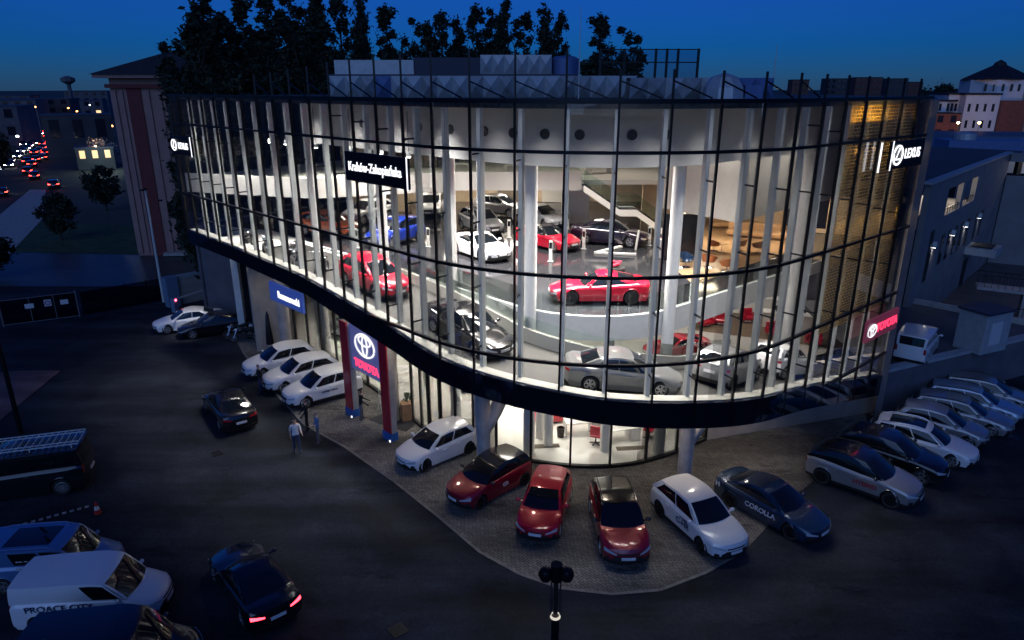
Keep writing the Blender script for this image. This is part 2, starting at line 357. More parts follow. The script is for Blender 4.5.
        A, B = loop(g), loop(b); k = len(A); mb.add(A + B, [(i, (i + 1) % k, k + (i + 1) % k, k + i) for i in range(k)])
        return mb
    # cabin patches: p across/along, q up
    def cab(s, which, a, b, off=0.):
        p = s.p; L = s.L; W2 = s.W / 2; uA, uB, uC, uD = [p[k] * L for k in 'ABCD']; wr = p['wr'] * W2 * 1.32; wb = W2 * .90
        bell = lambda u: cr(p['top'], u / L) - .02
        def side_base(t): u = uA + .20 + (uD - .06 - uA - .20) * t; taper = 1 - .05 * t * t; return Vector((L / 2 - u, wb * taper, bell(u)))
        def side_top(t):
            u = uB + .06 + (uC - .03 - uB - .06) * t; return Vector((L / 2 - u, wr * cr([(0, .96), (.3, 1), (.7, .99), (1, .93)], t), cr(p['zr'], t)))
        def P(a, b):
            if which == 'side':
                A_, B_ = side_base(a), side_top(a); v = A_.lerp(B_, b); v.y += .045 * 4 * b * (1 - b) * .6; return v
            if which == 'front':
                x = 2 * a - 1; A_, B_ = side_base(0), side_top(0); base = Vector((A_.x + .20 * (1 - x * x), A_.y * x, A_.z + .03 * (1 - x * x))); top = Vector((B_.x + .07 * (1 - x * x), B_.y * x, B_.z + .03 * (1 - x * x)))
                v = base.lerp(top, b); v.z += .03 * 4 * b * (1 - b); return v
            if which == 'rear':
                x = 2 * a - 1; A_, B_ = side_base(1), side_top(1); base = Vector((A_.x - .08 * (1 - x * x), A_.y * x, max(A_.z, p['zD'] - .03) if abs(x) < 1 else A_.z)); top = Vector((B_.x - .05 * (1 - x * x), B_.y * x, B_.z + .03 * (1 - x * x)))
                v = base.lerp(top, b); v.z += .02 * 4 * b * (1 - b); return v
            if which == 'roof':
                x = 2 * a - 1; e = side_top(b); bow = (.07 * (1 - b)**6 - .05 * b**6) * (1 - x * x); return Vector((e.x + bow, e.y * x, e.z + .03 * (1 - x * x)))
        v = P(a, b)
        if off:
            e = 1e-3; n = (P(a + e, b) - v).cross(P(a, b + e) - v).normalized(); c = v - Vector((L / 2 - (uB + uC) / 2, 0, 1.0))
            if n.dot(c) < 0: n = -n
            v = v + n * off
        return v
    def cabin(s):
        mb = MB(); 
        def grid(fn, nx, ny, mi):
            vs = [fn(i / nx, j / ny) for j in range(ny + 1) for i in range(nx + 1)]
            mb.add(vs, [(j * (nx + 1) + i, j * (nx + 1) + i + 1, (j + 1) * (nx + 1) + i + 1, (j + 1) * (nx + 1) + i) for j in range(ny) for i in range(nx)], mi)
        grid(lambda a, b: s.cab('front', a, b), 10, 5, 0); grid(lambda a, b: s.cab('rear', a, b), 10, 5, 0); grid(lambda a, b: s.cab('roof', a, b), 10, 14, 0)
        grid(lambda a, b: s.cab('side', a, b), 14, 5, 0)
        def mir(a, b): v = s.cab('side', a, b); v.y = -v.y; return v
        grid(mir, 14, 5, 0); return mb
    def glasspatch(s, which, a0, a1, b0, b1, sgn=1, nx=8, ny=4, slant=0.):
        def fn(p, q, off):
            b = b0 + (b1 - b0) * q; a = a0 + (a1 - a0) * p + slant * (q - .5) * (1 if p > .5 else 0); v = s.cab(which, a, b, off)
            if sgn < 0: v = Vector((v.x, -v.y, v.z))
            return v
        return s.patch(fn, nx, ny, .006, .03)
def wheel_meshes(Rw, w, key, rim='alloy', spokes=5):
    t = MB(); r = Rw
    t.lathe([(r * .66, -w / 2 + .02), (r * .80, -w / 2), (r * .95, -w / 2 + .01), (r, -w / 2 + .04), (r, w / 2 - .04), (r * .95, w / 2 - .01), (r * .80, w / 2), (r * .66, w / 2 - .02), (r * .66, -w / 2 + .02)], 22, axis='y')
    d = MB(); f = w / 2 - .018
    d.lathe([(r * .67, -f), (r * .67, f), (r * .60, f + .004), (r * .58, f - .04)], 22, axis='y', mi=0)
    d.lathe([(r * .58, f - .055), (.005, f - .05)], 22, axis='y', mi=1)
    d.lathe([(r * .15, f - .05), (r * .15, f - .004), (.005, f)], 10, axis='y', mi=0)
    for k in range(spokes):
        for da in (-.16, .16):
            a = 2 * PI * k / spokes; a1, a2 = a + da * .55, a + da * 1.35
            d.bar((r * .10 * math.cos(a1), f - .022, r * .10 * math.sin(a1)), (r * .60 * math.cos(a2), f - .012, r * .60 * math.sin(a2)), .034, .03, up=(0, 1, 0), mi=0)
    return t.mesh('tyre_' + key, 'tyre', 35), d.mesh('rim_' + key, [rim, 'trim_black'], 30)
_proto = {}
def car_meshes(kind, face):
    if (kind, face) in _proto: return _proto[kind, face]
    c = Car(kind); p = c.p; D = {}
    D['body'] = c.body().mesh('body_' + kind, ['paint_white', 'trim_black'], 38)
    D['roof'] = c.cabin().mesh('roof_' + kind, ['paint_white'], 40)
    D['windscreen'] = c.glasspatch('front', .05, .95, .05, .96).mesh('windscreen_' + kind, 'car_glass', 50)
    D['rear_window'] = c.glasspatch('rear', .09, .91, .18 if kind != 'sedan' else .1, .88).mesh('rear_window_' + kind, 'car_glass', 50)
    cuts = {'hatch': [(.05, .44), (.465, .88)], 'suv': [(.05, .42), (.445, .87)], 'estate': [(.05, .38), (.40, .66), (.68, .93)], 'sedan': [(.05, .46), (.48, .86)], 'coupe': [(.06, .78)], 'van': [(.03, .27)]}[kind]
    for i, (a0, a1) in enumerate(cuts):
        for sg in (1, -1): D[f'side_window{i}{sg}'] = c.glasspatch('side', a0, a1, .10, .86, sg, slant=-.07 if i == len(cuts) - 1 and kind not in ('van', 'estate') else 0.).mesh('side_window_' + kind, 'car_glass', 50)
    zt = p['top'][0][1]; h0 = zt - .14
    for sg in (1, -1):
        def hl(a, b, off, sg=sg): yf = .50 + .49 * a; return c.capP(sg * yf, h0 - .045 + .06 * a + b * (.05 + .075 * a), False, off)
        D[f'headlight{sg}'] = c.patch(hl, 6, 3).mesh('headlight_' + kind, 'lens', 50)
        zr = p['top'][-1][1] - (.20 if kind != 'van' else .30)
        def tl(a, b, off, sg=sg): yf = .50 + .49 * a if kind != 'van' else .84 + .15 * a; return c.capP(sg * yf, zr + b * (.05 + .07 * a) if kind != 'van' else zr + b * .32, True, off)
        D[f'taillight{sg}'] = c.patch(tl, 6, 3).mesh('taillight_' + kind, 'lens_red', 50)
        m = MB(); um = p['A'] * c.L + .42; zm = cr(p['top'], um / c.L) + .085
        m.ell((c.L / 2 - um, sg * (c.W / 2 + .095), zm), (.075, .115, .075), 10, 8); m.bar((c.L / 2 - um, sg * (c.W / 2 - .09), zm - .06), (c.L / 2 - um, sg * (c.W / 2 + .06), zm - .02), .05, .035)
        D[f'mirror{sg}'] = m.mesh('mirror_' + kind, 'paint_white', 60)
    if face == 'spindle':
        def gr(a, b, off): hw_ = cr([(0, .66), (.3, .46), (.55, .36), (1, .50)], b); return c.capP((2 * a - 1) * hw_, .25 + (h0 + .04 - .25) * b, False, off)
    else:
        def gr(a, b, off): hw_ = cr([(0, .70), (.5, .70), (1, .50)], b); return c.capP((2 * a - 1) * hw_, .27 + (h0 - .08 - .27) * b, False, off)
        def g2(a, b, off): return c.capP((2 * a - 1) * .46, h0 - .02 + .045 * b, False, off)
        D['upper_grille'] = c.patch(g2, 8, 1).mesh('upper_grille_' + kind, 'trim_black', 50)
    D['grille'] = c.patch(gr, 8, 6).mesh('grille_' + kind, 'trim_black', 50)
    for sg in (1, -1):
        def fi(a, b, off, sg=sg): return c.capP(sg * (.78 + .17 * a), .30 + .06 * a + b * (.16 - .05 * a), False, off)
        D[f'fog_intake{sg}'] = c.patch(fi, 3, 2).mesh('fog_intake_' + kind, 'trim_black', 50)
    def pf(a, b, off): return c.capP((2 * a - 1) * .30, (.43 if face != 'spindle' else .42) + .115 * b, False, off + .012)
    def pr(a, b, off): return c.capP((2 * a - 1) * .30, (.62 if kind not in ('sedan', 'coupe') else .56) + .115 * b, True, off + .012)
    D['licence_plate0'] = c.patch(pf, 4, 1).mesh('licence_plate_front_' + kind, 'plate', 30); D['licence_plate1'] = c.patch(pr, 4, 1).mesh('licence_plate_rear_' + kind, 'plate', 30)
    def rb(a, b, off): return c.capP((2 * a - 1) * .78, .24 + .14 * b, True, off)
    D['rear_bumper_insert'] = c.patch(rb, 8, 2).mesh('rear_bumper_insert_' + kind, 'trim_black', 50)
    # door seams and handles: thin raised strips
    for sg in (1, -1):
        for j, uh in enumerate((.50, .70) if kind not in ('coupe', 'van') else (.55,) if kind == 'coupe' else (.36, .60)):
            u = uh * c.L; z = cr(p['top'], uh) - .19
            D[f'door_handle{j}{sg}'] = MB().bar((c.L / 2 - u, sg * c.hw(u) * 1.0, z), (c.L / 2 - u + .19, sg * c.hw(u - .19) * 1.0, z), .04, .032).mesh('door_handle_' + kind, 'paint_white', 30)
    D['_c'] = c; _proto[kind, face] = D; return D
_mv = {}
def mcopy(me, mats):
    k = (me.name, tuple(mats))
    if k not in _mv:
        q = me.copy()
        for i, m in enumerate(mats): q.materials[i] = MATS[m]
        _mv[k] = q
    return _mv[k]
_wh = {}
def make_car(kind, colour, loc, deg, label, group=None, roof=None, rim='alloy', face='std', cat='car', name='parked_car', sc=1., lights=None, cab=True, pitch=0., spokes=5, lean=0.):
    D = car_meshes(kind, face); c = D['_c']; p = c.p
    r = empty(name, loc, 0, label, cat, group); r.rotation_euler = (lean, -pitch, R(deg)); r.scale = (sc, sc, sc)
    pc = 'paint_' + colour; rc = 'paint_' + (roof or colour)
    for k, me in D.items():
        if k[0] == '_': continue
        nm = ''.join(ch for ch in k if ch.isalpha() or ch == '_')
        if k == 'body': o = link(nm, mcopy(me, [pc, 'trim_black']), r)
        elif k == 'roof': o = link(nm, mcopy(me, [rc]), r)
        elif nm in ('mirror',): o = link(nm, mcopy(me, [rc]), r)
        elif nm == 'door_handle': o = link(nm, mcopy(me, [pc]), r)
        elif nm == 'headlight' and lights in ('head', 'far'): o = link(nm, mcopy(me, ['head_on' if lights == 'head' else 'head_far']), r)
        elif nm == 'taillight' and lights in ('tail', 'far'): o = link(nm, mcopy(me, ['tail_on' if lights == 'tail' else 'tail_far']), r)
        else: o = link(nm, me, r)
    key = f'{p["R"]}_{rim}_{spokes}'
    if key not in _wh: _wh[key] = wheel_meshes(p['R'], .215, key, rim, spokes)
    for u in (c.uf, c.ur):
        for sg in (1, -1):
            w = link('wheel', _wh[key][0], r); w.location = (c.L / 2 - u, sg * (c.W / 2 - .125), p['R']); w.rotation_euler = (0, random.uniform(0, 1), 0 if sg > 0 else PI)
            link('rim', _wh[key][1], w)
    r['_kind'] = kind
    return r
def side_text(car, body, size, mname, sg, u, z, bold=.006, tilt=.0, out=.012, sx=1., ext=.004):
    """lettering on the flank; sg +1 left flank, -1 right flank"""
    c = car_meshes(car['_kind'], 'std')['_c'] if (car['_kind'], 'std') in _proto else car_meshes(car['_kind'], 'spindle')['_c']
    y = sg * (c.hw(u) + out); x = c.L / 2 - u
    return text(body, size, mname, car, frame((x, y, z), (-sg, 0, 0), (0, -sg * tilt, 1)), 'lettering', ext, bold=bold, sx=sx)
def roof_bars(car, mname='chrome', hgt=.05):
    c = car_meshes(car['_kind'], 'std')['_c'] if (car['_kind'], 'std') in _proto else car_meshes(car['_kind'], 'spindle')['_c']
    for sg in (1, -1):
        pts = []
        for i in range(9):
            t = .06 + .88 * i / 8; v = c.cab('roof', .5 + sg * .46, t); v.z += hgt * (0.0 if i in (0, 8) else 1); pts.append(v)
        MB().tube(pts, .018, 6).build('roof_rail', mname, car, 50)
# ------------------------------------------------------------------ the glass showroom: plan curve (s along the facade from the left tangent, off = metres inwards)
TLp, TRp, Cc, RAD = Vector((-3.607, 26.075)), Vector((10.726, 25.455)), Vector((3.891, 33.425)), 10.5
DL, DR = Vector((-.7, .714)).normalized(), Vector((.759, .651)).normalized(); NL, NR = Vector((.714, .7)).normalized(), Vector((-.651, .759)).normalized()
A0 = math.atan2(TLp.y - Cc.y, TLp.x - Cc.x); ARC = 15.795; S0, S1 = -24.3, 26.4
def Fp(s, off=0.):
    if s < 0: v = TLp + DL * (-s) + NL * off
    elif s > ARC: v = TRp + DR * (s - ARC) + NR * off
    else: a = A0 + s / RAD; v = Cc + Vector((math.cos(a), math.sin(a))) * (RAD - off)
    return v
def Ft(s):
    if s < 0: return -DL
    if s > ARC: return DR.copy()
    a = A0 + s / RAD; return Vector((-math.sin(a), math.cos(a)))
def Fn(s): t = Ft(s); return Vector((-t.y, t.x))     # inwards
def sstep(s0, s1, d=.5):
    n = max(1, int(math.ceil((s1 - s0) / d))); return [s0 + (s1 - s0) * i / n for i in range(n + 1)]
def sweep(mb, s0, s1, o0, o1, z0, z1, d=.5, mi=None):
    """curved bar following the facade: z0, z1 numbers or functions of s"""
    f0 = z0 if callable(z0) else (lambda s: z0); f1 = z1 if callable(z1) else (lambda s: z1)
    ss = sstep(s0, s1, d); vs = []
    for s in ss:
        a, b = Fp(s, o0), Fp(s, o1); vs += [(a.x, a.y, f0(s)), (b.x, b.y, f0(s)), (b.x, b.y, f1(s)), (a.x, a.y, f1(s))]
    fs = [(3, 2, 1, 0)]; n = len(ss)
    for i in range(n - 1):
        for k in range(4): a = i * 4 + k; b = i * 4 + (k + 1) % 4; fs.append((a, b, b + 4, a + 4))
    fs.append(tuple(range((n - 1) * 4, n * 4))); return mb.add(vs, fs, mi)
BT = [(-24.3, 7.85), (-19, 7.85), (-15.4, 7.75), (-10.3, 7.62), (-7, 7.32), (-4, 7.0), (-2.1, 6.75), (-.5, 6.47), (1, 6.29), (2.7, 6.13), (4.4, 5.98), (6.1, 5.82), (7.7, 5.63), (9.5, 5.48), (11.2, 5.32), (12.9, 5.10), (14.7, 4.85), (17.7, 4.4), (22.3, 3.45), (27.4, 2.35)]
def bandtop(s): return cr(BT, s)
def bandbot(s): return bandtop(s) - cr([(-24, .8), (-10, .82), (-4, .98), (6, .95), (12, 1.05), (28, 1.12)], s)
def rampz(s): return bandtop(s) - cr([(-24, .85), (-12, .68), (-4, .45), (4, .42), (28, .4)], s)
TOP = 16.0; MULL = [4.47 + 1.7 * k for k in range(-16, 14)]; MULL = [s for s in MULL if S0 + .3 < s < S1 - .3]
bld = empty('glass_showroom', (Cc.x, Cc.y, 0), 0, 'curved glass car showroom on columns, lit from inside', 'building')
ORG = Vector((Cc.x, Cc.y, 0))
def bpart(mb, name, mats, smooth=None, parent=bld, fixn=True):
    off = ORG if parent is bld else Vector((0, 0, 0))
    if parent is bld: mb.v = [(x - ORG.x, y - ORG.y, z) for x, y, z in mb.v]
    return mb.build(name, mats, parent, smooth, fixn)
bpart(sweep(MB(), S0, S1, -.06, .10, bandbot, bandtop), 'dark_glass_band', 'band_glass', 40)
mb = MB(); sweep(mb, S0, S1, .12, 5.2, lambda s: bandbot(s) + .02, lambda s: rampz(s) - .03); bpart(mb, 'soffit', 'white_wall', 40)
mb = MB(); sweep(mb, S0, S1, .12, 4.9, lambda s: rampz(s) - .026, rampz); bpart(mb, 'ramp', 'ramp_floor', 40)
mb = MB(); sweep(mb, S0, S1, .13, .62, lambda s: rampz(s) + .004, lambda s: bandtop(s) + .03); bpart(mb, 'kerb', 'kerb_white', 40)
# transoms
for z in (14.4, 10.2, 6.95, 3.8):
    a = max(s for s in [S0] + [x for x in sstep(S0, S1, .2) if bandtop(x) >= z])
    bpart(sweep(MB(), a if a > S0 else S0, S1, -.05, .07, z - .055, z + .055), 'transom', 'black_metal', 40)
bpart(sweep(MB(), S0, S1, -.08, .12, 15.93, 16.07), 'top_rail', 'black_metal', 40)
bpart(sweep(MB(), S0, S1, .3, .38, 15.76, 15.92), 'dark_parapet_mesh', mat('parapet', (.05, .05, .055), .7, var=.6, vscale=7), 40)
# mullions, glass bays and inner steel posts
edges = [S0] + MULL + [S1]
for s in MULL:
    p, n, t = Fp(s), Fn(s), Ft(s); zb_ = bandbot(s) + .02
    mb = MB(); a, b = p - n * .07, p + n * .04; mb.bar((*((a + b) / 2), zb_), (*((a + b) / 2), TOP - .08), .065, .11, up=(n.x, n.y, 0)); bpart(mb, 'mullion', 'black_metal')
    q = p + n * .62; mb = MB(); mb.bar((*q, bandtop(s) + .02), (*q, 15.74), .145, .24, up=(n.x, n.y, 0)); post = bpart(mb, 'steel_post', 'pale_steel')
    for z in np.arange(bandtop(s) + .9, 15.3, 2.4):
        mb = MB(); mb.bar((*(p + n * .05), z), (*(p + n * .52), z), .045, .06); mb.v = [(x - ORG.x, y - ORG.y, zz) for x, y, zz in mb.v]; mb.build('bracket', 'black_metal', post)
for a, b in zip(edges[:-1], edges[1:]):
    bpart(sweep(MB(), a + .04, b - .04, .0, .02, lambda s: bandtop(s) + .01, 15.92, .6), 'glass_bay', 'facade_glass')
# upright posts and braces standing on the parapet
for i, s in enumerate(MULL):
    if s < -13: continue
    p = Fp(s, .02); h = cr([(-13, 17.0), (-8, 17.25), (-2, 17.6), (6, 17.55), (8, 17.0), (14, 16.9), (28, 16.75)], s)
    bpart(MB().bar((*p, 16.07), (*p, h), .07), 'roof_post', 'black_metal')
    if s < 15:
        q = Fp(s + 1.35, .02); bpart(MB().bar((*p, 16.62), (*q, 16.09), .045), 'roof_brace', 'black_metal')
# roof slab, inner bulkhead with round openings, drum
def inner(off, s0, s1, d=.8): return [Fp(s, off) for s in sstep(s0, s1, d)]
BACK = [Vector((26, 45.4)), Vector((22, 62)), Vector((-14, 62)), Vector((-23.2, 50.2))]
mb = MB(); mb.prism([(v.x, v.y) for v in inner(.7, S0, S1) + BACK], 15.75, 15.9); bpart(mb, 'roof', 'roof_felt')
mb = MB(); sweep(mb, -14.6, 26.5, 4.0, 4.3, 13.5, 15.745); bulk = bpart(mb, 'bulkhead', 'grey_wall', 40)
for s in (-9.6, -7.2, -4.9, -2.7, -.5, 1.7, 4.0, 6.2, 9.4, 11.6):
    n = Fn(s); c = Fp(s, 3.99); mb = MB(); m = frame((c.x - ORG.x, c.y - ORG.y, 14.72), (0, 0, 1), (Ft(s).x, Ft(s).y, 0))
    k = MB(); k.lathe([(.001, .012), (.17, .012), (.17, .0), (.20, 0), (.20, .03), (.17, .03)], 18); mb.add([m @ Vector((x, y, -z if True else z)) for x, y, z in k.v], k.f)
    mb.build('round_opening', 'trim_black', bulk, 40)
# upper deck with curved fascia and glass balustrade
deckpts = inner(5.5, S0, S1) + [Vector((25.6, 45.2)), Vector((22, 61)), Vector((-14, 61)), Vector((-22.6, 50))]
mb = MB(); mb.prism([(v.x, v.y) for v in deckpts], 6.3, 6.98); bpart(mb, 'deck', ['white_wall'])
mb = MB(); mb.prism([(v.x, v.y) for v in inner(5.6, S0, S1) + [Vector((25.5, 45.1)), Vector((22, 60.9)), Vector((-14, 60.9)), Vector((-22.5, 50))]], 6.984, 7.0); bpart(mb, 'tiled_floor', 'deck_tile')
bpart(sweep(MB(), S0, S1, 5.3, 5.49, 5.95, 7.06), 'deck_fascia', 'fascia', 40)
bpart(sweep(MB(), -6, S1, 5.38, 5.40, 7.07, 8.0), 'deck_balustrade', 'rail_glass', 40)
# ramp inner parapet and its glass
par = lambda s: rampz(s) + cr([(-24, .5), (-6, .55), (0, .6), (28, .6)], s)
bpart(sweep(MB(), -9, 20, 4.72, 4.9, lambda s: rampz(s) - .3, par), 'ramp_parapet', 'kerb_white', 40)
bpart(sweep(MB(), -9, 20, 4.80, 4.82, lambda s: par(s) + .01, lambda s: par(s) + .55), 'ramp_balustrade', 'rail_glass', 40)
# lounge timber floor on the deck (right arm)
mb = MB(); mb.prism([(p.x, p.y) for p in [at(666, 262, 7), at(694, 285, 7), at(740, 268, 7), at(795, 250, 7), at(815, 215, 7), at(684, 216, 7)]], 7.004, 7.02); bpart(mb, 'lounge_floor', 'wood_floor')
# inner walls at the back of the deck, balcony with white band
def wall(mb, a, b, z0, z1, th=.2, mi=None):
    a, b = Vector(a), Vector(b); n = Vector((-(b - a).y, (b - a).x)).normalized() * th; return mb.prism([a, b, b + n, a + n], z0, z1, mi)
BAL = [(-21.3, 45.6), (-12.2, 42.6), (-3.4, 46.2), (4.6, 46.2)]
for k, (a, b) in enumerate(zip(BAL[:-1], BAL[1:])): bpart(wall(MB(), a, b, 9.95, 11.15, .25), 'balcony_front', 'white_wall')
bal = [(x, y + .26) for x, y in BAL] + [(12, 46.5), (12, 60.5), (-14, 60.5), (-22, 49)]
bpart(MB().prism(bal, 10.3, 10.6), 'balcony_floor', 'white_wall')
for a, b in zip(BAL[:-1], BAL[1:]): bpart(wall(MB(), (a[0], a[1] + .1), (b[0], b[1] + .1), 11.16, 11.95, .02), 'balcony_glass', 'rail_glass')
bpart(wall(MB(), (-14, 60.2), (22, 60.2), 7.02, 10.28), 'back_wall', 'beige_panel'); bpart(wall(MB(), (-14, 59.5), (22, 59.5), 10.62, 15.5), 'upper_back_wall', 'bronze_panel')
for x in (-11.5, -7.5, -1.2, 2.6): bpart(MB().box(x, x + 2.1, 59.9, 60.17, 7.03, 10.0), 'wall_panel', 'bronze_panel' if x in (-1.2, -11.5) else 'white_wall')
bpart(MB().box(3.6, 5.6, 50.0, 50.3, 7.02, 10.28), 'partition', 'white_wall'); bpart(MB().box(9.6, 15, 51.0, 51.3, 7.02, 10.28), 'partition', 'beige_panel')
bpart(MB().box(-9.4, -8.2, 55, 56.4, 7.02, 10.28), 'partition', 'beige_panel')
# hanging drum (right), end walls
dr = [(8.6, 39.4), (11.4, 34.9), (17.2, 40.6), (21, 43.8), (19, 46), (12.5, 46)]
mb = MB(); mb.prism(dr, 9.9, 15.5); bpart(mb, 'hanging_volume', mat('volume_grey', (.46, .45, .43), .7, var=.05))
bpart(wall(MB(), (14.5, 50), (24.8, 44.5), 7.03, 10.6), 'lounge_back_wall', 'beige_panel')
R0 = Fp(S1); L0 = Fp(S0)
bpart(wall(MB(), (R0.x, R0.y), (26.3, 45.7), 0, 15.9, -.3), 'end_wall', 'dark_wall'); bpart(wall(MB(), (26.0, 45.5), (22, 62), 0, 15.9, -.3), 'end_wall', 'dark_wall')
mb = MB(); wall(mb, (22, 61.8), (-14, 61.8), 0, 15.9, -.3); bpart(mb, 'outer_back_wall', 'dark_wall')
# left end is glazed: frames and panes
Le = Vector((-23.2, 50.0)); 
for k in range(6):
    p = L0.lerp(Le, k / 5.0); bpart(MB().bar((p.x, p.y, 7.1), (p.x, p.y, 15.5), .16), 'end_mullion', 'black_metal')
d = (Le - L0).normalized(); bpart(wall(MB(), L0, Le, 7.1, 15.5, .02), 'end_glazing', 'facade_glass')
bpart(wall(MB(), Le, (-14, 61.6), 0, 7.0, .3), 'outer_side_wall', 'dark_wall'); bpart(wall(MB(), Le, (-14, 61.6), 7.0, 15.5, .02), 'side_glazing', 'facade_glass')
for k in range(10):
    p = Le.lerp(Vector((-14, 61.6)), k / 9.0); bpart(MB().bar((p.x, p.y, 7.0), (p.x, p.y, 15.5), .16), 'end_mullion', 'black_metal')
# tall white columns through the deck
for x, y in ((-2.95, 32.9), (.8, 29.0), (6.95, 29.0), (-11.9, 41.5), (-7.3, 38.6), (14.6, 34.6), (-2.0, 44.5), (11, 44.6)):
    bpart(MB().lathe([(.27, 0), (.27, 15.5)], 20, (x, y, 0)), 'column', 'column_paint', 40)
# staircase from the balcony, white stringers with a landing, dark treads, glass
st = empty('staircase', (0, 0, 0)); st.parent = bld; st.location = (-ORG.x, -ORG.y, 0)
P = [(4.6, 10.5), (7.0, 8.9), (8.1, 8.9), (10.8, 7.05)]
for y in (44.7, 46.1):
    mb = MB(); up_ = [(x, z) for x, z in P]; lo = [(x, z - .42) for x, z in P]; pr = up_ + lo[::-1]
    vs = [(x, y, z) for x, z in pr] + [(x, y + .1, z) for x, z in pr]; n = len(pr); mb.add(vs, [tuple(range(n)), tuple(range(n, 2 * n))[::-1]] + [(i, n + i, n + (i + 1) % n, (i + 1) % n) for i in range(n)]); mb.build('stringer', 'white_wall', st)
    g = MB()
    vs = [(x, y + .04, z + .05) for x, z in P] + [(x, y + .04, z + .95) for x, z in P[::-1]]; vs += [(x, y + .06, z) for x, y, z in vs]; n = 8
    g.add(vs, [tuple(range(n)), tuple(range(n, 2 * n))[::-1]] + [(i, n + i, n + (i + 1) % n, (i + 1) % n) for i in range(n)]); g.build('glass_rail', 'rail_glass', st)
for (x0, z0), (x1, z1), n in ((P[0], P[1], 9), (P[2], P[3], 10)):
    for i in range(n):
        t = (i + .5) / n; MB().box(x0 + (x1 - x0) * t - .14, x0 + (x1 - x0) * t + .16, 44.82, 46.08, z0 + (z1 - z0) * t - .06, z0 + (z1 - z0) * t).build('tread', 'ramp_floor', st)
MB().box(7.0, 8.1, 44.82, 46.08, 8.78, 8.86).build('landing', 'ramp_floor', st)
# ground floor: white floor, curved shop glass, entrance, stone wall on the left, columns
gf = [Fp(s, cr([(-20.5, 4.4), (-12, 4.2), (-7, 3.6), (-3.85, 3.1), (-1.1, 3.68), (.5, 3.95), (3.6, 4.5), (8, 4.72), (13, 4.74), (16.5, 4.6), (18, 4.45)], s) + .05) for s in sstep(-20, 18, .6)] + [Fp(20, 8.5), Vector((25.5, 45)), Vector((21, 61)), Vector((-14, 61)), Vector((-17, 50))]
bpart(MB().prism([(v.x, v.y) for v in gf], .02, .06), 'ground_floor', 'white_floor')
go = lambda s: cr([(-20.5, 4.4), (-12, 4.2), (-7, 3.6), (-3.85, 3.1), (-1.1, 3.68), (.5, 3.95), (3.6, 4.5), (8, 4.72), (13, 4.74), (16.5, 4.6), (18, 4.45)], s)
def gsweep(mb, s0, s1, w0, w1, z0, z1, d=.4):
    f1 = z1 if callable(z1) else (lambda s: z1); ss = sstep(s0, s1, d); vs = []
    for s in ss:
        a, b = Fp(s, go(s) + w0), Fp(s, go(s) + w1); vs += [(a.x, a.y, z0), (b.x, b.y, z0), (b.x, b.y, f1(s)), (a.x, a.y, f1(s))]
    n = len(ss); fs = [(3, 2, 1, 0)] + [(i * 4 + k, i * 4 + (k + 1) % 4, i * 4 + 4 + (k + 1) % 4, i * 4 + 4 + k) for i in range(n - 1) for k in range(4)] + [tuple(range(n * 4 - 4, n * 4))]
    return mb.add(vs, fs)
bpart(gsweep(MB(), -20, 18, -.08, .1, .0, .14), 'shopfront_sill', 'black_metal', 40)
GM = [-20., -18.2, -16.4, -14.6, -12.8, -11., -9.2, -7.4, -5.6, -4.6, -3.9, -3.1, -2.2, -1.2, .2, 2.9, 6.1, 9.35, 12.6, 15.9, 18.]
for s in GM:
    p = Fp(s, go(s)); thick = .17 if s in (-3.9, -3.1) else .09; bpart(MB().bar((*p, .1), (*p, bandbot(s) + .02), thick, .12, up=(*Fn(s), 0)), 'shopfront_mullion', 'black_metal')
for a, b in zip(GM[:-1], GM[1:]): bpart(gsweep(MB(), a + .05, b - .05, 0, .02, .14, lambda s: bandbot(s) + .02), 'shop_window', 'shop_glass')
bpart(wall(MB(), tuple(Fp(-20.05, 4.4)), (-16.7, 42.3), 0, 6.9, -.4), 'stone_wall', 'concrete_wall'); bpart(wall(MB(), (-16.7, 42.3), (-19.5, 49), 0, 6.9, -.4), 'stone_wall', 'concrete_wall'); bpart(wall(MB(), (-19.9, 49), (-22.8, 50.2), 0, 7.0, .4), 'stone_wall', 'dark_wall')
p = Vector((-18.9, 46.0)); bpart(MB().box(p.x - .3, p.x + .15, p.y - .2, p.y + .2, 0, 6.9), 'corner_pier', 'pale_steel'); bpart(MB().box(p.x + .3, p.x + 1.0, p.y - .1, p.y + .4, 0, 6.9), 'corner_pier', 'band_glass')
for s, off in ((-6.4, 2.6), (-19.6, 3.5)):
    p = Fp(s, off); bpart(MB().lathe([(.36, 0), (.36, bandbot(s) + .03)], 20, (p.x, p.y, 0)), 'round_pier', 'concrete', 40)
for s, off in ((-2.6, 5.4), (1.0, 6.6), (2.9, 6.2), (9.6, 6.2), (-8.5, 6.5), (-18.4, 5.4), (-14.5, 5.6)):
    p = Fp(s, off); bpart(MB().lathe([(.22, 0.06), (.22, 6.3)], 18, (p.x, p.y, 0)), 'column', 'white_wall', 40)
# forked concrete columns in front of the shop glass
for x, y, dx, dy, hgt in ((-1.25, 27.0, 1.5, .3, 5.3), (7.4, 26.0, 1.7, .6, 4.3)):
    mb = MB(); mb.tube([(x, y, 0), (x, y, 1.9), (x - .02, y, 3.0), (x - .08, y + .02, hgt)], [.31, .31, .36, .36], 18, caps=True)
    mb.tube([(x, y, 2.2), (x + dx * .35, y + dy * .35, 3.1), (x + dx, y + dy, hgt)], [.30, .30, .31], 16); bpart(mb, 'forked_column', 'concrete', 50)
# low wall under the right end, plinth
bpart(wall(MB(), tuple(Fp(18.05, 4.4)), (19.4, 33.4), 0, 3.3, .3), 'plinth_wall', 'concrete_wall')
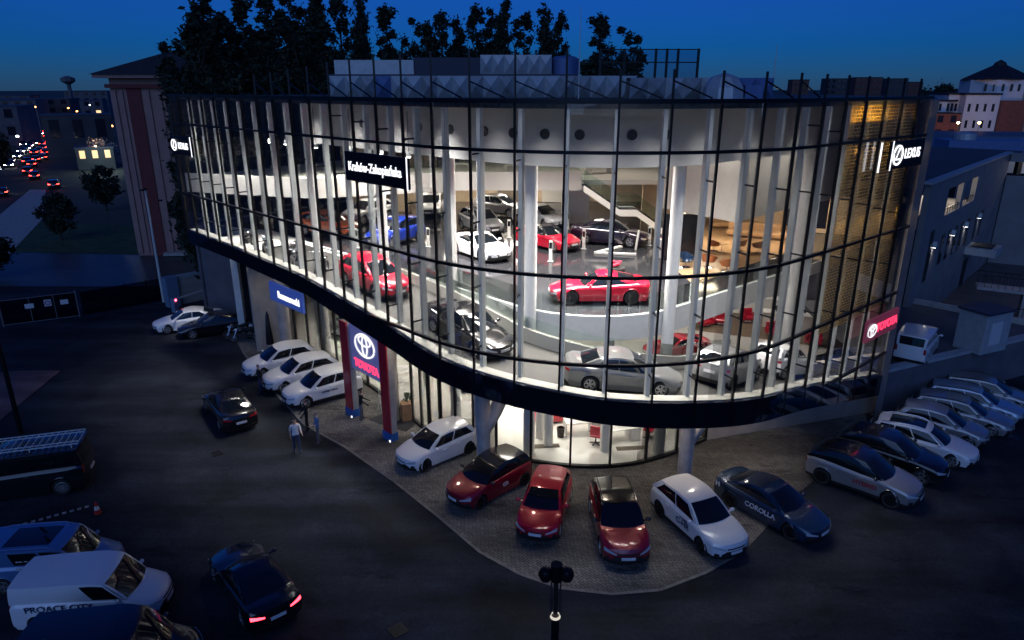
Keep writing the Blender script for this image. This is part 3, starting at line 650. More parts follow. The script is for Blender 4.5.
# golden woven mesh behind the right end of the glass
ss = sstep(19.6, S1 - .15, .5); mb = MB(); vs = []
for s in ss:
    for o in (.44, .455):
        p = Fp(s, o)
        for z in (max(6.2, bandtop(s) + .5), 15.9): vs.append((p.x - ORG.x, p.y - ORG.y, z))
n = len(ss); me_f = [(i * 4, i * 4 + 4, i * 4 + 5, i * 4 + 1) for i in range(n - 1)] + [(i * 4 + 2, i * 4 + 3, i * 4 + 7, i * 4 + 6) for i in range(n - 1)]
mb.add(vs, me_f); me = mb.mesh('mesh_curtain', 'gold_mesh', fixn=False); uvl = me.uv_layers.new(name='UVMap')
for poly in me.polygons:
    for li, vi in zip(poly.loop_indices, poly.vertices): uvl.data[li].uv = (ss[vi // 4], me.vertices[vi].co.z)
link('mesh_curtain', me, bld)
# ------------------------------------------------------------------ plant on the roof
def facet_screen(name, x0, x1, y, z0, z1, label, n):
    r = empty(name, ((x0 + x1) / 2, y, z0), 0, label, 'roof plant screen'); mb = MB(); w = (x1 - x0) / n; ox = (x0 + x1) / 2
    for i in range(n):
        mb.mi = random.choice((0, 0, 0, 1, 1, 2))
        a, b = x0 + i * w - ox, x0 + (i + 1) * w - ox; c = (a + b) / 2; h = z1 - z0
        vs = [(a, 0, 0), (b, 0, 0), (b, .0, h), (a, .0, h), (c, -.35, h * .5)]; mb.add(vs, [(0, 1, 4), (1, 2, 4), (2, 3, 4), (3, 0, 4)])
        mb.add([(a, 1.5, 0), (b, 1.5, 0), (b, 1.2, h), (a, 1.2, h)], [(3, 2, 1, 0)])
        mb.add([(a, 0, h), (b, 0, h), (b, 1.2, h), (a, 1.2, h)], [(0, 1, 2, 3)])
    mb.build('faceted_cladding', ['hvac_white', 'hvac_grey', 'hvac_blue'], r); return r
facet_screen('roof_plant_screen', -9.5, 6.5, 38, 15.92, 17.0, 'long low faceted white screen along the front of the roof', 20)
facet_screen('roof_plant_screen', 5.5, 12.2, 34, 15.92, 16.85, 'short faceted white screen on the roof, right of the long one', 8)
hv = empty('rooftop_plant_house', (-4, 46, 15.92), 0, 'big grey plant house with diamond cladding standing on the roof', 'plant house')
MB().box(-7.6, 8.2, 0, 6, .9, 1.3).build('ledge', 'hvac_dark', hv); MB().box(-7.2, -2.2, .3, 5.6, 1.3, 2.15).build('pale_wing', 'hvac_white', hv)
MB().box(-7, 8, .5, 6, 0, .9).build('lower_wall', 'hvac_blue', hv)
mb = MB(); mb.box(-2.2, 2.0, .4, 5.6, 1.3, 2.3); mb.build('dark_bay', 'hvac_dark', hv)
mb = MB()
for i in range(6):
    a, b = 2.0 + i * .75, 2.75 + i * .75; z0, z1 = 1.3, 2.45; c = (a + b) / 2
    mb.add([(a, .3, z0), (b, .3, z0), (b, .3, z1), (a, .3, z1), (c, .05, (z0 + z1) / 2)], [(0, 1, 4), (1, 2, 4), (2, 3, 4), (3, 0, 4)])
    mb.box(a, b, .32, 5, z0, z1)
mb.build('diamond_cladding', 'hvac_white', hv)
MB().lathe([(.9, 1.3), (.9, 2.25), (.6, 2.4), (.01, 2.45)], 18, (7.4, 1.2, 0)).build('tank', 'hvac_blue', hv, 40)
dm = empty('roof_vent_dome', (9.6, 33.0, 15.92), 0, 'faceted white dome at the end of the roof screens', 'vent'); mb = MB(); mb.lathe([(.95, 0), (.9, .5), (.6, .95), (.01, 1.15)], 9); mb.build('shell', 'hvac_white', dm); MB().box(.9, 1.7, -.3, .3, 0, .6).build('duct', 'hvac_blue', dm)
fr = empty('roof_frame', (7.2, 40, 15.92), 0, 'open black steel frame rising behind the roof screens', 'frame')
for i, x in enumerate((-2.4, -1.1, .6, 1.2, 1.8, 2.9)): MB().bar((x, 0, 0), (x, 0, 2.5), .12).build('upright', 'black_metal', fr)
for z in (2.45, 1.8): MB().bar((-2.4, 0, z), (2.9, 0, z), .06).build('crossbar', 'black_metal', fr)
MB().box(-2.4, 2.9, .08, .1, .2, 2.4).build('wire_panel', glass('wire', (.75, .78, .85), .1, .0), fr)
for x, y, h, lb in ((3.3, 36, 4.2, 'thin lightning rod on the roof before the clump of trees'), (13.6, 38, 2.6, 'thin pale mast on the roof near the white dome')):
    m = MB(); m.tube([(x, y, 15.9), (x, y, 15.9 + h)], [.035, .015], 6); tag(m.build('mast', 'pale_steel'), lb, 'mast')
# ------------------------------------------------------------------ ground
def sheet(name, pts, z, m, thick=0.):
    mb = MB(); n = len(pts)
    if thick: mb.prism([(p[0], p[1]) for p in pts], z - thick, z)
    else: mb.add([(p[0], p[1], z) for p in pts], [tuple(range(n))])
    o = mb.build(name, m, fixn=False if not thick else True); o['kind'] = 'structure'; return o
mat('far_ground', (.03, .034, .03), .9, var=.5, vscale=.03)
paver('lot_paving', (.14, .165, .22), (.070, .084, .12), (.020, .024, .034), 1.6, .3, .85, .75, .6, .45)
paver('apron_paving', (.20, .19, .175), (.125, .12, .115), (.05, .047, .045), 2.3, .3, .62, .72, .35, msz=.026)
paver('walk_paving', (.20, .10, .09), (.16, .09, .085), (.09, .08, .08), 3., .4, .6, .3, .3)
mat('asphalt', (.05, .05, .054), .45, var=.3, vscale=.5, bump=.2, bscale=30)
mat('wet_road', (.045, .045, .05), .22, var=.3, vscale=.2)
mat('grass_mat', (.03, .06, .02), .95, var=.5, vscale=.8)
sheet('ground', [(-3000, -400), (3000, -400), (3000, 6000), (-3000, 6000)], -.06, 'far_ground')
sheet('parking_lot', [(-60, -30), (60, -30), (60, 60), (-45, 60), (-52, 40)], -.02, 'lot_paving')
ap = [(228, 322), (243, 352), (268, 385), (305, 425), (345, 447), (395, 482), (440, 518), (480, 552), (520, 574), (560, 588), (612, 594), (660, 590), (705, 573), (745, 550), (800, 492), (832, 465), (868, 430)]
apw = [at(*p) for p in ap]; apw = [(p.x, p.y) for p in apw] + [(20, 36), (14, 44), (-14, 56), (-22, 50)]
sheet('apron_paving', apw, .004, 'apron_paving')
kb = MB(); kp = [Vector((x, y, .006)) for x, y in apw[:14]]
for a, b in zip(kp[:-1], kp[1:]): kb.bar(a, b, .12, .004)
tag(kb.build('kerb', mat('kerb_stone', (.17, .165, .16), .8, var=.3, vscale=3)), kind='structure')
# yard beyond the gate, footpath, lawn, street
sheet('yard_paving', [(-70, 58), (-27, 58), (-24, 72), (-34, 80), (-75, 76)], .0, 'asphalt')
sheet('lawn', [(-64, 72), (-37, 70), (-38, 84), (-66, 90)], .02, 'grass_mat')
sheet('brick_walk', [(-30, 39), (-27.6, 39), (-26.5, 31.5), (-27, 25), (-40, 25), (-44, 36)], .02, 'walk_paving')
rd = [at(-90, 235), at(30, 150), at(50, 122), at(62, 104)]; rdL = [at(-260, 190), at(-25, 150), at(22, 122), at(50, 103)]
sheet('street', [(p.x, p.y) for p in rd] + [(p.x, p.y) for p in rdL[::-1]], .0, 'wet_road')
for i, t in enumerate(np.linspace(.02, .9, 16)):
    pass
a = at(-75, 205); b = at(40, 128); lm = MB(); d = (b - a)
for i in range(26):
    p = a + d * (i / 26.); q = a + d * ((i + .4) / 26.); lm.bar((p.x, p.y, .02), (q.x, q.y, .02), .18, .008)
tag(lm.build('road_marking', mat('road_paint', (.6, .6, .6), .7)), kind='structure')
side = [at(0, 265), at(42, 220), at(46, 190), at(30, 190), at(0, 215), at(-60, 250)]
sheet('pavement', [(p.x, p.y) for p in side], .06, 'concrete')
bm_ = MB(); a = at(-10, 533); b = at(92, 505); d = (b - a)
for i in range(13):
    p = a + d * (i / 13.); q = a + d * ((i + .55) / 13.); bm_.bar((p.x, p.y, -.012), (q.x, q.y, -.012), .16, .008)
tag(bm_.build('bay_marking', mat('bay_paint', (.30, .30, .31), .8, var=.3, vscale=5)), kind='structure')
# terrace at the right with its retaining wall
T0 = Vector((19.6, 33.15)); T1 = Vector((25.0, 35.6)); TZ = 2.4
mat('terrace_asphalt', (.07, .07, .078), .6, var=.3, vscale=.6)
sheet('terrace', [(19.2, 33.4), (25.2, 36.0), (33, 39.4), (31.4, 41.8), (27.4, 45.2), (20, 46)], TZ, 'terrace_asphalt', .3)
def fence_thing(name, label, cat): return empty(name, (0, 0, 0), 0, label, cat)
rw = empty('retaining_wall', (19.6, 33.15, 0), 0, 'long dark retaining wall carrying the raised terrace above the right row of cars', 'wall')
mb = MB(); wall(mb, (0, 0), (13.6, 6.3), 0, TZ - .02, .35); mb.build('wall_face', 'dark_wall', rw); mb = MB(); wall(mb, (-.05, -.06), (13.6, 6.24), TZ - .02, TZ + .16, .46); mb.build('coping', mat('coping', (.30, .33, .36), .6, var=.1), rw)
tb = empty('boundary_kerb_wall', (27.4, 45.2, TZ), 0, 'low pale wall closing the terrace behind the white van', 'wall'); mb = MB(); wall(mb, (0, 0), (5.6, -5.8), 0, .35, .3); mb.build('wall_face', 'concrete', tb)
tag(MB().prism([(27.6, 45.4), (33.2, 39.6), (62, 60), (46.8, 66)], .1, .3).build('lower_court', 'terrace_asphalt'), kind='structure')
# wing building running back to the right
W0, W1 = Vector((26.6, 44.2)), Vector((46.6, 66.0)); wd = (W1 - W0).normalized(); wn = Vector((wd.y, -wd.x))
wing = empty('office_wing', (W0.x, W0.y, 0), math.atan2(wd.y, wd.x), 'dark rendered wing right of the showroom with lit openings under its roof', 'building'); WL = (W1 - W0).length; WT = 10.6
mat('wing_render', (.18, .18, .19), .8, var=.15, vscale=.7, bump=.15, bscale=15)
# local: x along wall, -y towards viewer
op = [(5.6, 10.4, 7.85, 9.75), (11.3, 15.6, 7.85, 9.75)]
mb = MB(); mb.box(0, 5.6, 0, .35, 0, WT); mb.box(5.6, 10.4, 0, .35, 0, 7.85); mb.box(5.6, 10.4, 0, .35, 9.75, WT); mb.box(10.4, 11.3, 0, .35, 0, WT); mb.box(11.3, 15.6, 0, .35, 0, 7.85); mb.box(11.3, 15.6, 0, .35, 9.75, WT); mb.box(15.6, WL, 0, .35, 0, WT)
mb.build('wall', 'wing_render', wing)
mb = MB(); mb.box(-4, WL + 10, .35, 26, WT - .7, WT - .4); mb.build('roof', 'roof_felt', wing); MB().box(-.3, WL + .2, -.12, .42, WT + .003, WT + .16).build('coping', 'coping', wing)
for k, (x0, x1, z0, z1) in enumerate(op):
    o = MB().box(x0 - .3, x1 + .3, 2.2, 2.4, z0 - .4, z1 + .3).build('opening_back_wall', 'white_wall', wing); MB().box(x0 - .3, x1 + .3, .36, 2.2, z0 - .15, z0 - .05).build('opening_floor', 'concrete', wing)
    rl = MB(); rl.bar((x0, .15, z0 + .42), (x1, .15, z0 + .42), .05)
    for i in range(7): x = x0 + (x1 - x0) * i / 6; rl.bar((x, .15, z0), (x, .15, z0 + .42), .04)
    rl.build('opening_railing', 'black_metal', wing)
for k, x in enumerate((2.6, 6.3, 8.3, 10.6, 12.6, 15, 18.3, 20.5)):
    w_ = MB().box(x, x + .9, -.03, .05, 4.2 if k else 3.6, 6.4 if k else 7.2).build('window', 'trim_black', wing); MB().box(x + .06, x + .84, -.05, -.031, 4.28, 6.3).build('pane', 'car_glass', w_)
for k, x in enumerate((3.9, 9.6, 14.2, 19.4)):
    l_ = MB().box(x - .12, x + .12, -.24, 0, 5.9, 6.3).build('wall_lamp', 'pale_steel', wing); MB().box(x - .09, x + .09, -.22, -.02, 5.885, 5.897).build('bulb', glow('lamp_white', (1, .96, .88), 12), l_)
    p = W0 + wd * x + wn * .22; lamp('SPOT', (p.x, p.y, 5.85), 16, (1, .93, .8), .06, (0, 0, 0), spot=R(120))
for x0, x1, z0, z1 in op:
    p = W0 + wd * ((x0 + x1) / 2) - wn * 1.2; lamp('POINT', (p.x, p.y, 9.6), 90, (1, .86, .66), .25)
cn = MB().box(16.2, 19.0, -2.2, 0, 3.3, 3.9).build('door_canopy', 'coping', wing); MB().box(16.6, 18.6, -1.8, -.3, 3.92, 3.99).build('canopy_gutter', 'trim_black', cn); MB().box(16.8, 18.4, -.04, .02, .3, 2.6).build('door', 'trim_black', wing)
blk = empty('end_block', (46.6, 66, 0), 0, 'grey panelled block at the right edge, closing the court', 'building'); mb = MB(); wall(mb, (0, 0), (12, -7), 0, 8.6, -.4); mb.build('wall', 'wing_render', blk)
mb = MB(); wall(mb, (0, 0), (12, -7), 9.9, 10.7, -.5); mb.build('parapet', 'wing_render', blk); mb = MB(); wall(mb, (1.2, 2.4), (14, -4.5), 8.6, 9.9, -.2); mb.build('lit_back_wall', 'white_wall', blk)
MB().box(1.2, 1.6, 0.4, .9, 8.6, 9.9).build('pillar', 'trim_black', blk); lamp('POINT', (50.5, 64.8, 9.7), 60, (1, .86, .66), .3)
# steps and railings in the lower court
stp = empty('court_steps', (37.5, 47.5, .3), R(-30), 'outdoor steps with black railings below the wing', 'steps')
for i in range(8): MB().box(i * .34, i * .34 + .34, 0, 1.6, 0, 2.1 - i * .26).build('step', 'concrete', stp)
MB().box(-3.5, 0, 0, 1.6, 1.95, 2.12).build('landing', 'concrete', stp); MB().box(-.6, -.2, .2, 1.4, 0, 1.95).build('landing_pier', 'concrete', stp)
for y in (.06, 1.54):
    rl = MB(); rl.bar((-3.5, y, 3.05), (0, y, 3.05), .05); rl.bar((0, y, 3.05), (2.7, y, 1.05), .05)
    for i in range(9): x = -3.5 + i * .43; rl.bar((x, y, 2.12), (x, y, 3.05), .03)
    for i in range(6): x = .2 + i * .45; rl.bar((x, y, 2.0 - x * .76), (x, y, 3.05 - x * .74), .03)
    rl.build('railing', 'black_metal', stp)
cw = empty('court_wall', (30.8, 44.2, .3), R(-22), 'pale low wall with a black railing in the lower court', 'wall'); MB().box(0, 14, 0, .3, 0, 1.3).build('wall_face', 'concrete', cw); rl = MB(); rl.bar((0, .15, 2.3), (14, .15, 2.3), .05)
for i in range(29): rl.bar((i * .5, .15, 1.3), (i * .5, .15, 2.3), .03)
rl.build('railing', 'black_metal', cw)
ks = empty('utility_kiosk', (26.4, 36.6, TZ), R(24), 'grey utility kiosk with a pale panel at the end of the terrace', 'kiosk'); bevel(MB().box(-1., 1.2, -.8, .8, 0, 2.3).build('cabinet', 'coping', ks), .03); MB().box(-1.1, 1.3, -.9, .9, 2.3, 2.42).build('lid', 'hvac_dark', ks); MB().box(-.5, .4, -.84, -.802, .5, 1.8).build('panel', mat('pale_panel', (.5, .52, .56), .5), ks)
# ------------------------------------------------------------------ far right: flat roofs, white domed complex, blocks of flats
mat('mall_roof', (.06, .08, .11), .6, var=.3, vscale=.15); mat('mall_wall', (.13, .155, .20), .7, var=.2, vscale=.3); mat('dull_brick', (.11, .045, .04), .85, var=.2, vscale=.3); mat('far_wall', (.045, .05, .06), .8, var=.3, vscale=.2); mat('white_render', (.62, .60, .62), .8, var=.06, vscale=.3); mat('brick', (.22, .07, .05), .85, var=.2, vscale=1.); mat('slate', (.012, .012, .018), .7); mat('window_dark', (.015, .018, .03), .1)
def flat_block(name, label, cat, x, y, w, d, h, rz, wallm, roofm, rows=0, cols=0, litp=0.):
    r = empty(name, (x, y, 0), R(rz), label, cat); MB().box(-w / 2, w / 2, 0, d, -.5, h).build('wall', wallm, r); MB().box(-w / 2 - .15, w / 2 + .15, -.15, d + .15, h + .003, h + .35).build('roof', roofm, r)
    for i in range(cols):
        for j in range(rows):
            x0 = -w / 2 + (i + .5) * w / cols; z0 = 1 + (j + .4) * (h - 1) / rows; lit = random.random() < litp
            MB().box(x0 - .22 * w / cols, x0 + .22 * w / cols, -.06, .02, z0, z0 + .5 * (h - 1) / rows).build('window', 'win_warm' if lit else 'window_dark', r)
    return r
glow('win_warm', (1., .68, .34), 1.2); glow('win_far', (1., .6, .3), 2.)
fb = flat_block
fb('retail_hall', 'wide flat blue-grey retail hall roof just behind the wing', 'building', 60, 82, 46, 34, 8.5, -8, 'mall_wall', 'mall_roof', 1, 5)
fb('retail_hall', 'low long hall with a pale fascia in front of the white domed complex', 'building', 98, 138, 62, 30, 6.5, -10, 'mall_wall', 'mall_roof', 1, 6, .15)
dk = empty('roof_duct', (56, 84, 8.9), R(-8), 'round-ended metal air duct lying on the flat roof', 'duct'); MB().box(-4, 6, 0, 4, 0, 1.6).build('casing', 'hvac_blue', dk); MB().lathe([(1.2, 1.6), (1.2, 2.3), (.01, 2.5)], 16, (-1.5, 2, 0)).build('cowl', 'hvac_white', dk)
dk = empty('roof_duct', (68, 92, 8.9), R(-8), 'long low plant box along the far side of the flat roof', 'duct'); MB().box(-9, 9, 0, 3, 0, 1.4).build('casing', 'mall_wall', dk); MB().box(-2, 1, -.1, 0, .1, 1.3).build('louvre', 'hvac_white', dk)
# octagonal white complex
ch = empty('domed_complex', (154, 232, 2), R(-8), 'white stepped octagonal complex with a dark pyramid roof, far right', 'building')
ch.scale = (.8, .8, .8)
def octa(mb, r, z0, z1, c=(0, 0)):
    return mb.prism([(c[0] + r * math.cos(PI / 8 + k * PI / 4), c[1] + r * math.sin(PI / 8 + k * PI / 4)) for k in range(8)], z0, z1)
o = octa(MB(), 12.5, -3, 21).build('upper_drum', 'white_render', ch); MB().lathe([(13.4, 21), (12.8, 21.6), (2.5, 26.5), (2.0, 27.5), (.05, 28.6)], 8).build('pyramid_roof', 'slate', ch)
for k, (x, y, w, d, h) in enumerate(((-12, -13, 12, 10, 15.5), (12, -13, 12, 10, 15.5), (-16, -4, 12, 18, 15.5), (16, -4, 12, 18, 15.5), (-24, -6, 10, 14, 13))):
    wg = MB().box(x - w / 2, x + w / 2, y - d / 2, y + d / 2, 0, h).build('wing', 'white_render', ch); MB().box(x - w / 2 - .4, x + w / 2 + .4, y - d / 2 - .4, y + d / 2 + .4, h + .01, h + .7).build('wing_roof', 'slate', wg)
    for i in range(4):
        for j in (0, 1): MB().box(x - w / 2 + 1.2 + i * 2.8, x - w / 2 + 2.1 + i * 2.8, y - d / 2 - .08, y - d / 2 + .05, 3.5 + j * 6, 6.3 + j * 6).build('window', 'window_dark', wg)
MB().box(-5.2, 5.2, -15, -12, 0, 13.5).build('brick_bay', 'brick', ch)
for i in range(7): a = -PI / 2 + (i - 3) * .24; MB().box(11.9 * math.cos(a) - .4, 11.9 * math.cos(a) + .4, 11.9 * math.sin(a) - .3, 11.9 * math.sin(a), 16.9, 19.4).build('window', 'window_dark', ch)
fb('brick_terrace', 'low brick and white row house left of the domed complex', 'building', 121, 216, 26, 12, 9, -6, 'brick', 'slate', 2, 7)
for i, (px, py, lb) in enumerate(((958, 110, 'warm street lamp at the foot of the brick row house'), (979, 111, 'warm street lamp before the white domed complex'))):
    q = at(px, py + 14, 0); q = Vector((q.x, q.y, 0)) * (200 / q.y); sl = empty('street_lamp', (q.x, 200, 0), 0, lb, 'street lamp'); MB().tube([(0, 0, 0), (0, 0, 7)], [.1, .06], 6).build('pole', 'black_metal', sl); MB().ell((0, 0, 7.2), (.35, .35, .3), 8, 6).build('globe', glow('lamp_warm', (1., .62, .25), 30), sl)
    lamp('POINT', (q.x, 198.8, 7.2), 1500, (1, .6, .3), .4)
flats = [(760, 77, 14, 'grey flats beyond the black roof frame'), (800, 78, 10, 'squat far flats, second from the left on the skyline'), (838, 77, 16, 'long reddish flats above the gold mesh'), (868, 76, 15, 'reddish tower of flats above the lit right sign'), (896, 77, 13, 'brown flats just left of the dark tree on the skyline'), (915, 80, 9, 'low far flats nearest the domed complex')]
for i, (px, py, w, lb) in enumerate(flats):
    Y = 430 + 25 * (i % 3); x = (px - 512) / FPX * (Y * .9483); fb('block_of_flats', 'distant ' + lb, 'flats', x, Y, w, 12, CAMH + (85 - py) * Y / FPX * 1.02, -8, 'dull_brick' if i % 2 else 'far_wall', 'slate', 6, 5)
# ------------------------------------------------------------------ old hall at the left with pilasters and a red stripe
oh = empty('old_hall', (-33.9, 70, 0), R(4), 'tall old hall with lilac pilasters, red stripe and hipped roof, left of the showroom', 'building')
mat('lilac_render', (.34, .20, .175), .85, var=.12, vscale=.8); mat('red_render', (.15, .03, .03), .8, var=.15, vscale=1.5); mat('hall_roof', (.03, .025, .025), .8, var=.3, vscale=1)
MB().box(-4.6, 8, 0, 26, 0, 17.3).build('wall', 'lilac_render', oh)
for x, w in ((-4.6, .5), (-3.75, .3), (-1.4, .4), (-.3, .4), (.8, .4), (2.2, .4), (4.6, .5), (7, .5)): MB().box(x, x + w, -.14, 0, .3, 16.2).build('pilaster', 'lilac_render', oh)
for x in (-3.1,): MB().box(x, x + 1.3, -.12, 0, 0, 16.4).build('red_stripe', 'red_render', oh)
for y in (1.5, 6, 11, 16): MB().box(-4.85, -4.6, y, y + .6, .3, 16.2).build('pilaster', 'lilac_render', oh)
MB().box(-4.9, 8.3, -.4, 26.3, 16.4, 16.75).build('string_course', 'red_render', oh); MB().box(-5.6, 9, -1, 27, 17.3, 17.62).build('eave', 'lilac_render', oh)
mb = MB(); mb.add([(-5.8, -1.2, 17.63), (9.2, -1.2, 17.63), (9.2, 27.2, 17.63), (-5.8, 27.2, 17.63), (0, 6, 20.2), (4, 6, 20.2), (4, 20, 20.2), (0, 20, 20.2)], [(0, 1, 5, 4), (1, 2, 6, 5), (2, 3, 7, 6), (3, 0, 4, 7), (4, 5, 6, 7), (3, 2, 1, 0)]); rf = mb.build('roof', 'hall_roof', oh); MB().box(2, 2.5, 6.2, 6.8, 20.0, 21.0).build('chimney', 'brick', rf)
MB().box(-1.8, 1.4, -.9, -.2, .1, .4).build('doorstep', 'concrete', oh); MB().box(.2, 1.4, -.06, .0, .3, 4.2).build('window', 'window_dark', oh)
# ------------------------------------------------------------------ trees
def crown_mesh(name, hgt, rad, n, seed, leaf=.36, base=.12, columnar=True, m='leaf_dark'):
    r = np.random.default_rng(seed); cl = []
    if columnar:
        for pl in range(int(5 + r.integers(0, 3))):
            a0 = r.random() * 6.28; q0 = rad * (.15 + .75 * r.random()) * (0 if pl == 0 else 1); top = hgt * (1. if pl == 0 else .55 + .42 * r.random()); b0 = hgt * base * (1 + r.random()); pr = rad * (.42 + .30 * r.random())
            for k in range(int((top - b0) * 3.2)):
                t = r.random(); z = b0 + (top - b0) * t; rr = pr * (math.sin(PI * (t * .9 + .08))**.6 + .1) * r.random()**.5; a = r.random() * 6.28
                lean = .5 + .5 * t
                cl.append((q0 * math.cos(a0) * lean + rr * math.cos(a), q0 * math.sin(a0) * lean + rr * math.sin(a), z, (.30 + .42 * r.random()) * (1.15 - .55 * t)))
    else:
        for k in range(int(60)):
            d = r.normal(size=3); d /= np.linalg.norm(d); q = rad * (.5 + .5 * r.random()); cl.append((d[0] * q, d[1] * q, hgt * .62 + d[2] * hgt * .36, .35 + .5 * r.random()))
    cl = np.array(cl); per = max(4, n // len(cl)); vs = []; fs = []
    for c in cl:
        P = c[:3] + r.normal(size=(per, 3)) * c[3] * np.array([.62, .62, .8])
        for p in P:
            if p[2] < .4: continue
            a = r.normal(size=3); a /= np.linalg.norm(a); b = np.cross(a, r.normal(size=3)); b /= np.linalg.norm(b); s = leaf * (.5 + .8 * r.random()); k = len(vs)
            vs += [p - a * s, p + b * s * .55, p + a * s, p - b * s * .55]; fs.append((k, k + 1, k + 2, k + 3))
    me = bpy.data.meshes.new(name); me.from_pydata([tuple(v) for v in vs], [], fs); me.materials.append(MATS[m]); me.update(); return me
def trunk_mesh(name, hgt, rad, crown_r, seed):
    r = random.Random(seed); mb = MB(); mb.tube([(0, 0, 0), (.1, 0, hgt * .3), (0, .1, hgt * .6), (0, 0, hgt * .92)], [rad, rad * .75, rad * .45, .03], 8)
    for i in range(16):
        z = hgt * (.15 + .7 * i / 16); a = r.random() * 6.28; q = crown_r * .6; mb.tube([(0, 0, z), (q * .5 * math.cos(a), q * .5 * math.sin(a), z + hgt * .05), (q * math.cos(a), q * math.sin(a), z + hgt * .14)], [rad * .3, rad * .2, .02], 5)
    return mb.mesh(name, 'bark', 50)
POP = [(crown_mesh(f'poplar_crown{i}', 24, rr, 19000, 40 + i, .235), trunk_mesh(f'poplar_trunk{i}', 24, .32, rr, i)) for i, rr in enumerate((1.9, 2.4, 1.6, 2.1, 1.8))]
BUSH = [(crown_mesh(f'round_crown{i}', 9, 3.0, 2600, 70 + i, .4, columnar=False), trunk_mesh(f'round_trunk{i}', 6, .22, 2.0, 9 + i)) for i in range(2)]
def tree(kind, proto, x, y, h, h0, wid, label, cat, group=None):
    t = empty(kind, (x, y, 0), random.uniform(0, 6.28), label, cat, group); t.scale = (wid, wid, h / h0); link('crown', proto[0], t); link('trunk', proto[1], t); return t
PG = 'poplars standing in a row behind the showroom'; PL = 'dark slender poplar among those rising behind the showroom roof'
row = [(262, 0, 84, 1, 1.15), (290, -4, 86, 0, 1.1), (315, 0, 84, 2, 1.1), (338, 6, 88, 0, 1.), (360, 0, 84, 1, .8), (385, 16, 86, 2, 1.15), (412, 26, 90, 0, .9), (428, 30, 90, 2, 1.), (441, 19, 88, 0, .85), (458, 24, 92, 2, 1.), (476, 16, 88, 0, .95), (492, 18, 92, 2, 1.), (505, 9, 88, 1, .8), (524, 20, 92, 2, 1.1), (545, 14, 88, 0, 1.), (562, 22, 92, 1, .8)]
for i, (px, py, Y, k, wd_) in enumerate(row):
    c_ = math.cos(PITCH); h = CAMH + (88 - py) * Y / FPX * .95; dep = Y * c_ + (CAMH - h) * math.sin(PITCH); x = (px - 512) / FPX * dep
    tree('poplar', POP[i % 5], x, Y, h, 24, wd_ * 1.25, PL, 'tree', PG)
for (px, py, Y, k, wd_, lb) in ((600, 24, 84, 0, 1.5, 'dark tree standing alone right of the poplar row, left of its neighbour'), (622, 34, 84, 1, 1.25, 'shorter dark tree at the right end of the tree line behind the roof')):
    h = CAMH + (88 - py) * Y / FPX * .95; x = (px - 512) / FPX * (Y * .948 - 2); tree('poplar', POP[k], x, Y, h, 24, wd_, lb, 'tree')
big = [(181, 40, 62, 1, 1.1, 'leftmost dark tall tree touching the old hall'), (203, 6, 64, 1, 1.3, 'tallest dark tree between the old hall and the glass facade'), (226, 30, 66, 0, 1.3, 'dark tree just right of the tallest one beside the facade'), (242, 8, 70, 0, 1.2, 'dark tree at the left end of the poplar row, over the facade corner'), (192, 22, 61, 3, 1.25, 'dark tree between the leftmost tree and the tallest one'), (216, 20, 63, 3, 1.2, 'dark leafy tree immediately right of the tallest one'), (256, 34, 66, 4, 1.35, 'lower dark tree before the left end of the poplar row'), (274, 26, 67, 3, 1.25, 'dark tree in front of the second poplar from the left'), (298, 30, 68, 4, 1.3, 'dark tree in front of the tall third poplar'), (322, 28, 70, 3, 1.2, 'dark tree just left of the roof plant house')]
for (px, py, Y, k, wd_, lb) in big:
    h = CAMH + (88 - py) * Y / FPX * .95; x = (px - 512) / FPX * (Y * .948 - 2); tree('tall_tree', POP[k], x, Y, h, 24, wd_, lb, 'tree')
for (x, y, h, w_, k, lb) in ((-25.0, 57, 9, .85, 0, 'dark bushy tree filling the gap left of the facade end'), (-23.5, 55, 7.5, .9, 1, 'lower dark shrub tree beside the showroom corner'), (-27.4, 60, 8, .7, 1, 'dark round tree in front of the old hall'), (-51, 77, 5, .6, 0, 'round dark tree on the lawn left of the old hall'), (-57, 97, 6, .7, 1, 'dark tree behind the lawn beside the street'), (-61, 124, 5, .55, 0, 'dark spreading tree near the lit blossom'), (-47, 60.5, 4, .6, 1, 'small dark bush by the yard behind the gate'), (-98, 132, 9, 1.2, 0, 'dark tree at the far kerb of the street'), (-150, 190, 12, 1.6, 1, 'broad dark tree far along the left of the street'), (176, 300, 17, 2.2, 0, 'dark rounded tree on the skyline left of the domed complex')):
    tree('round_tree', BUSH[k], x, y, h, 9, w_, lb, 'tree')
bl = tree('blossom_tree', (crown_mesh('blossom_crown', 5, 2.4, 2600, 91, .22, columnar=False, m=mat('blossom', (.62, .48, .38), .8, var=.3).name), BUSH[0][1]), at(106, 166).x, at(106, 166).y, 5, 5, 1.15, 'pale tree lit orange by a lamp beside the street', 'tree'); q = bl.location
sl = empty('street_lamp', (q.x + .6, q.y - 3.6, 0), 0, 'lamp shining on the pale tree left of the old hall', 'street lamp'); MB().tube([(0, 0, 0), (0, 0, 4.4)], [.08, .05], 6).build('pole', 'black_metal', sl); MB().ell((0, 0, 4.5), (.2, .2, .16), 8, 6).build('globe', 'lamp_warm', sl); lamp('POINT', (q.x + .6, q.y - 3.9, 4.5), 900, (1, .62, .34), .2)
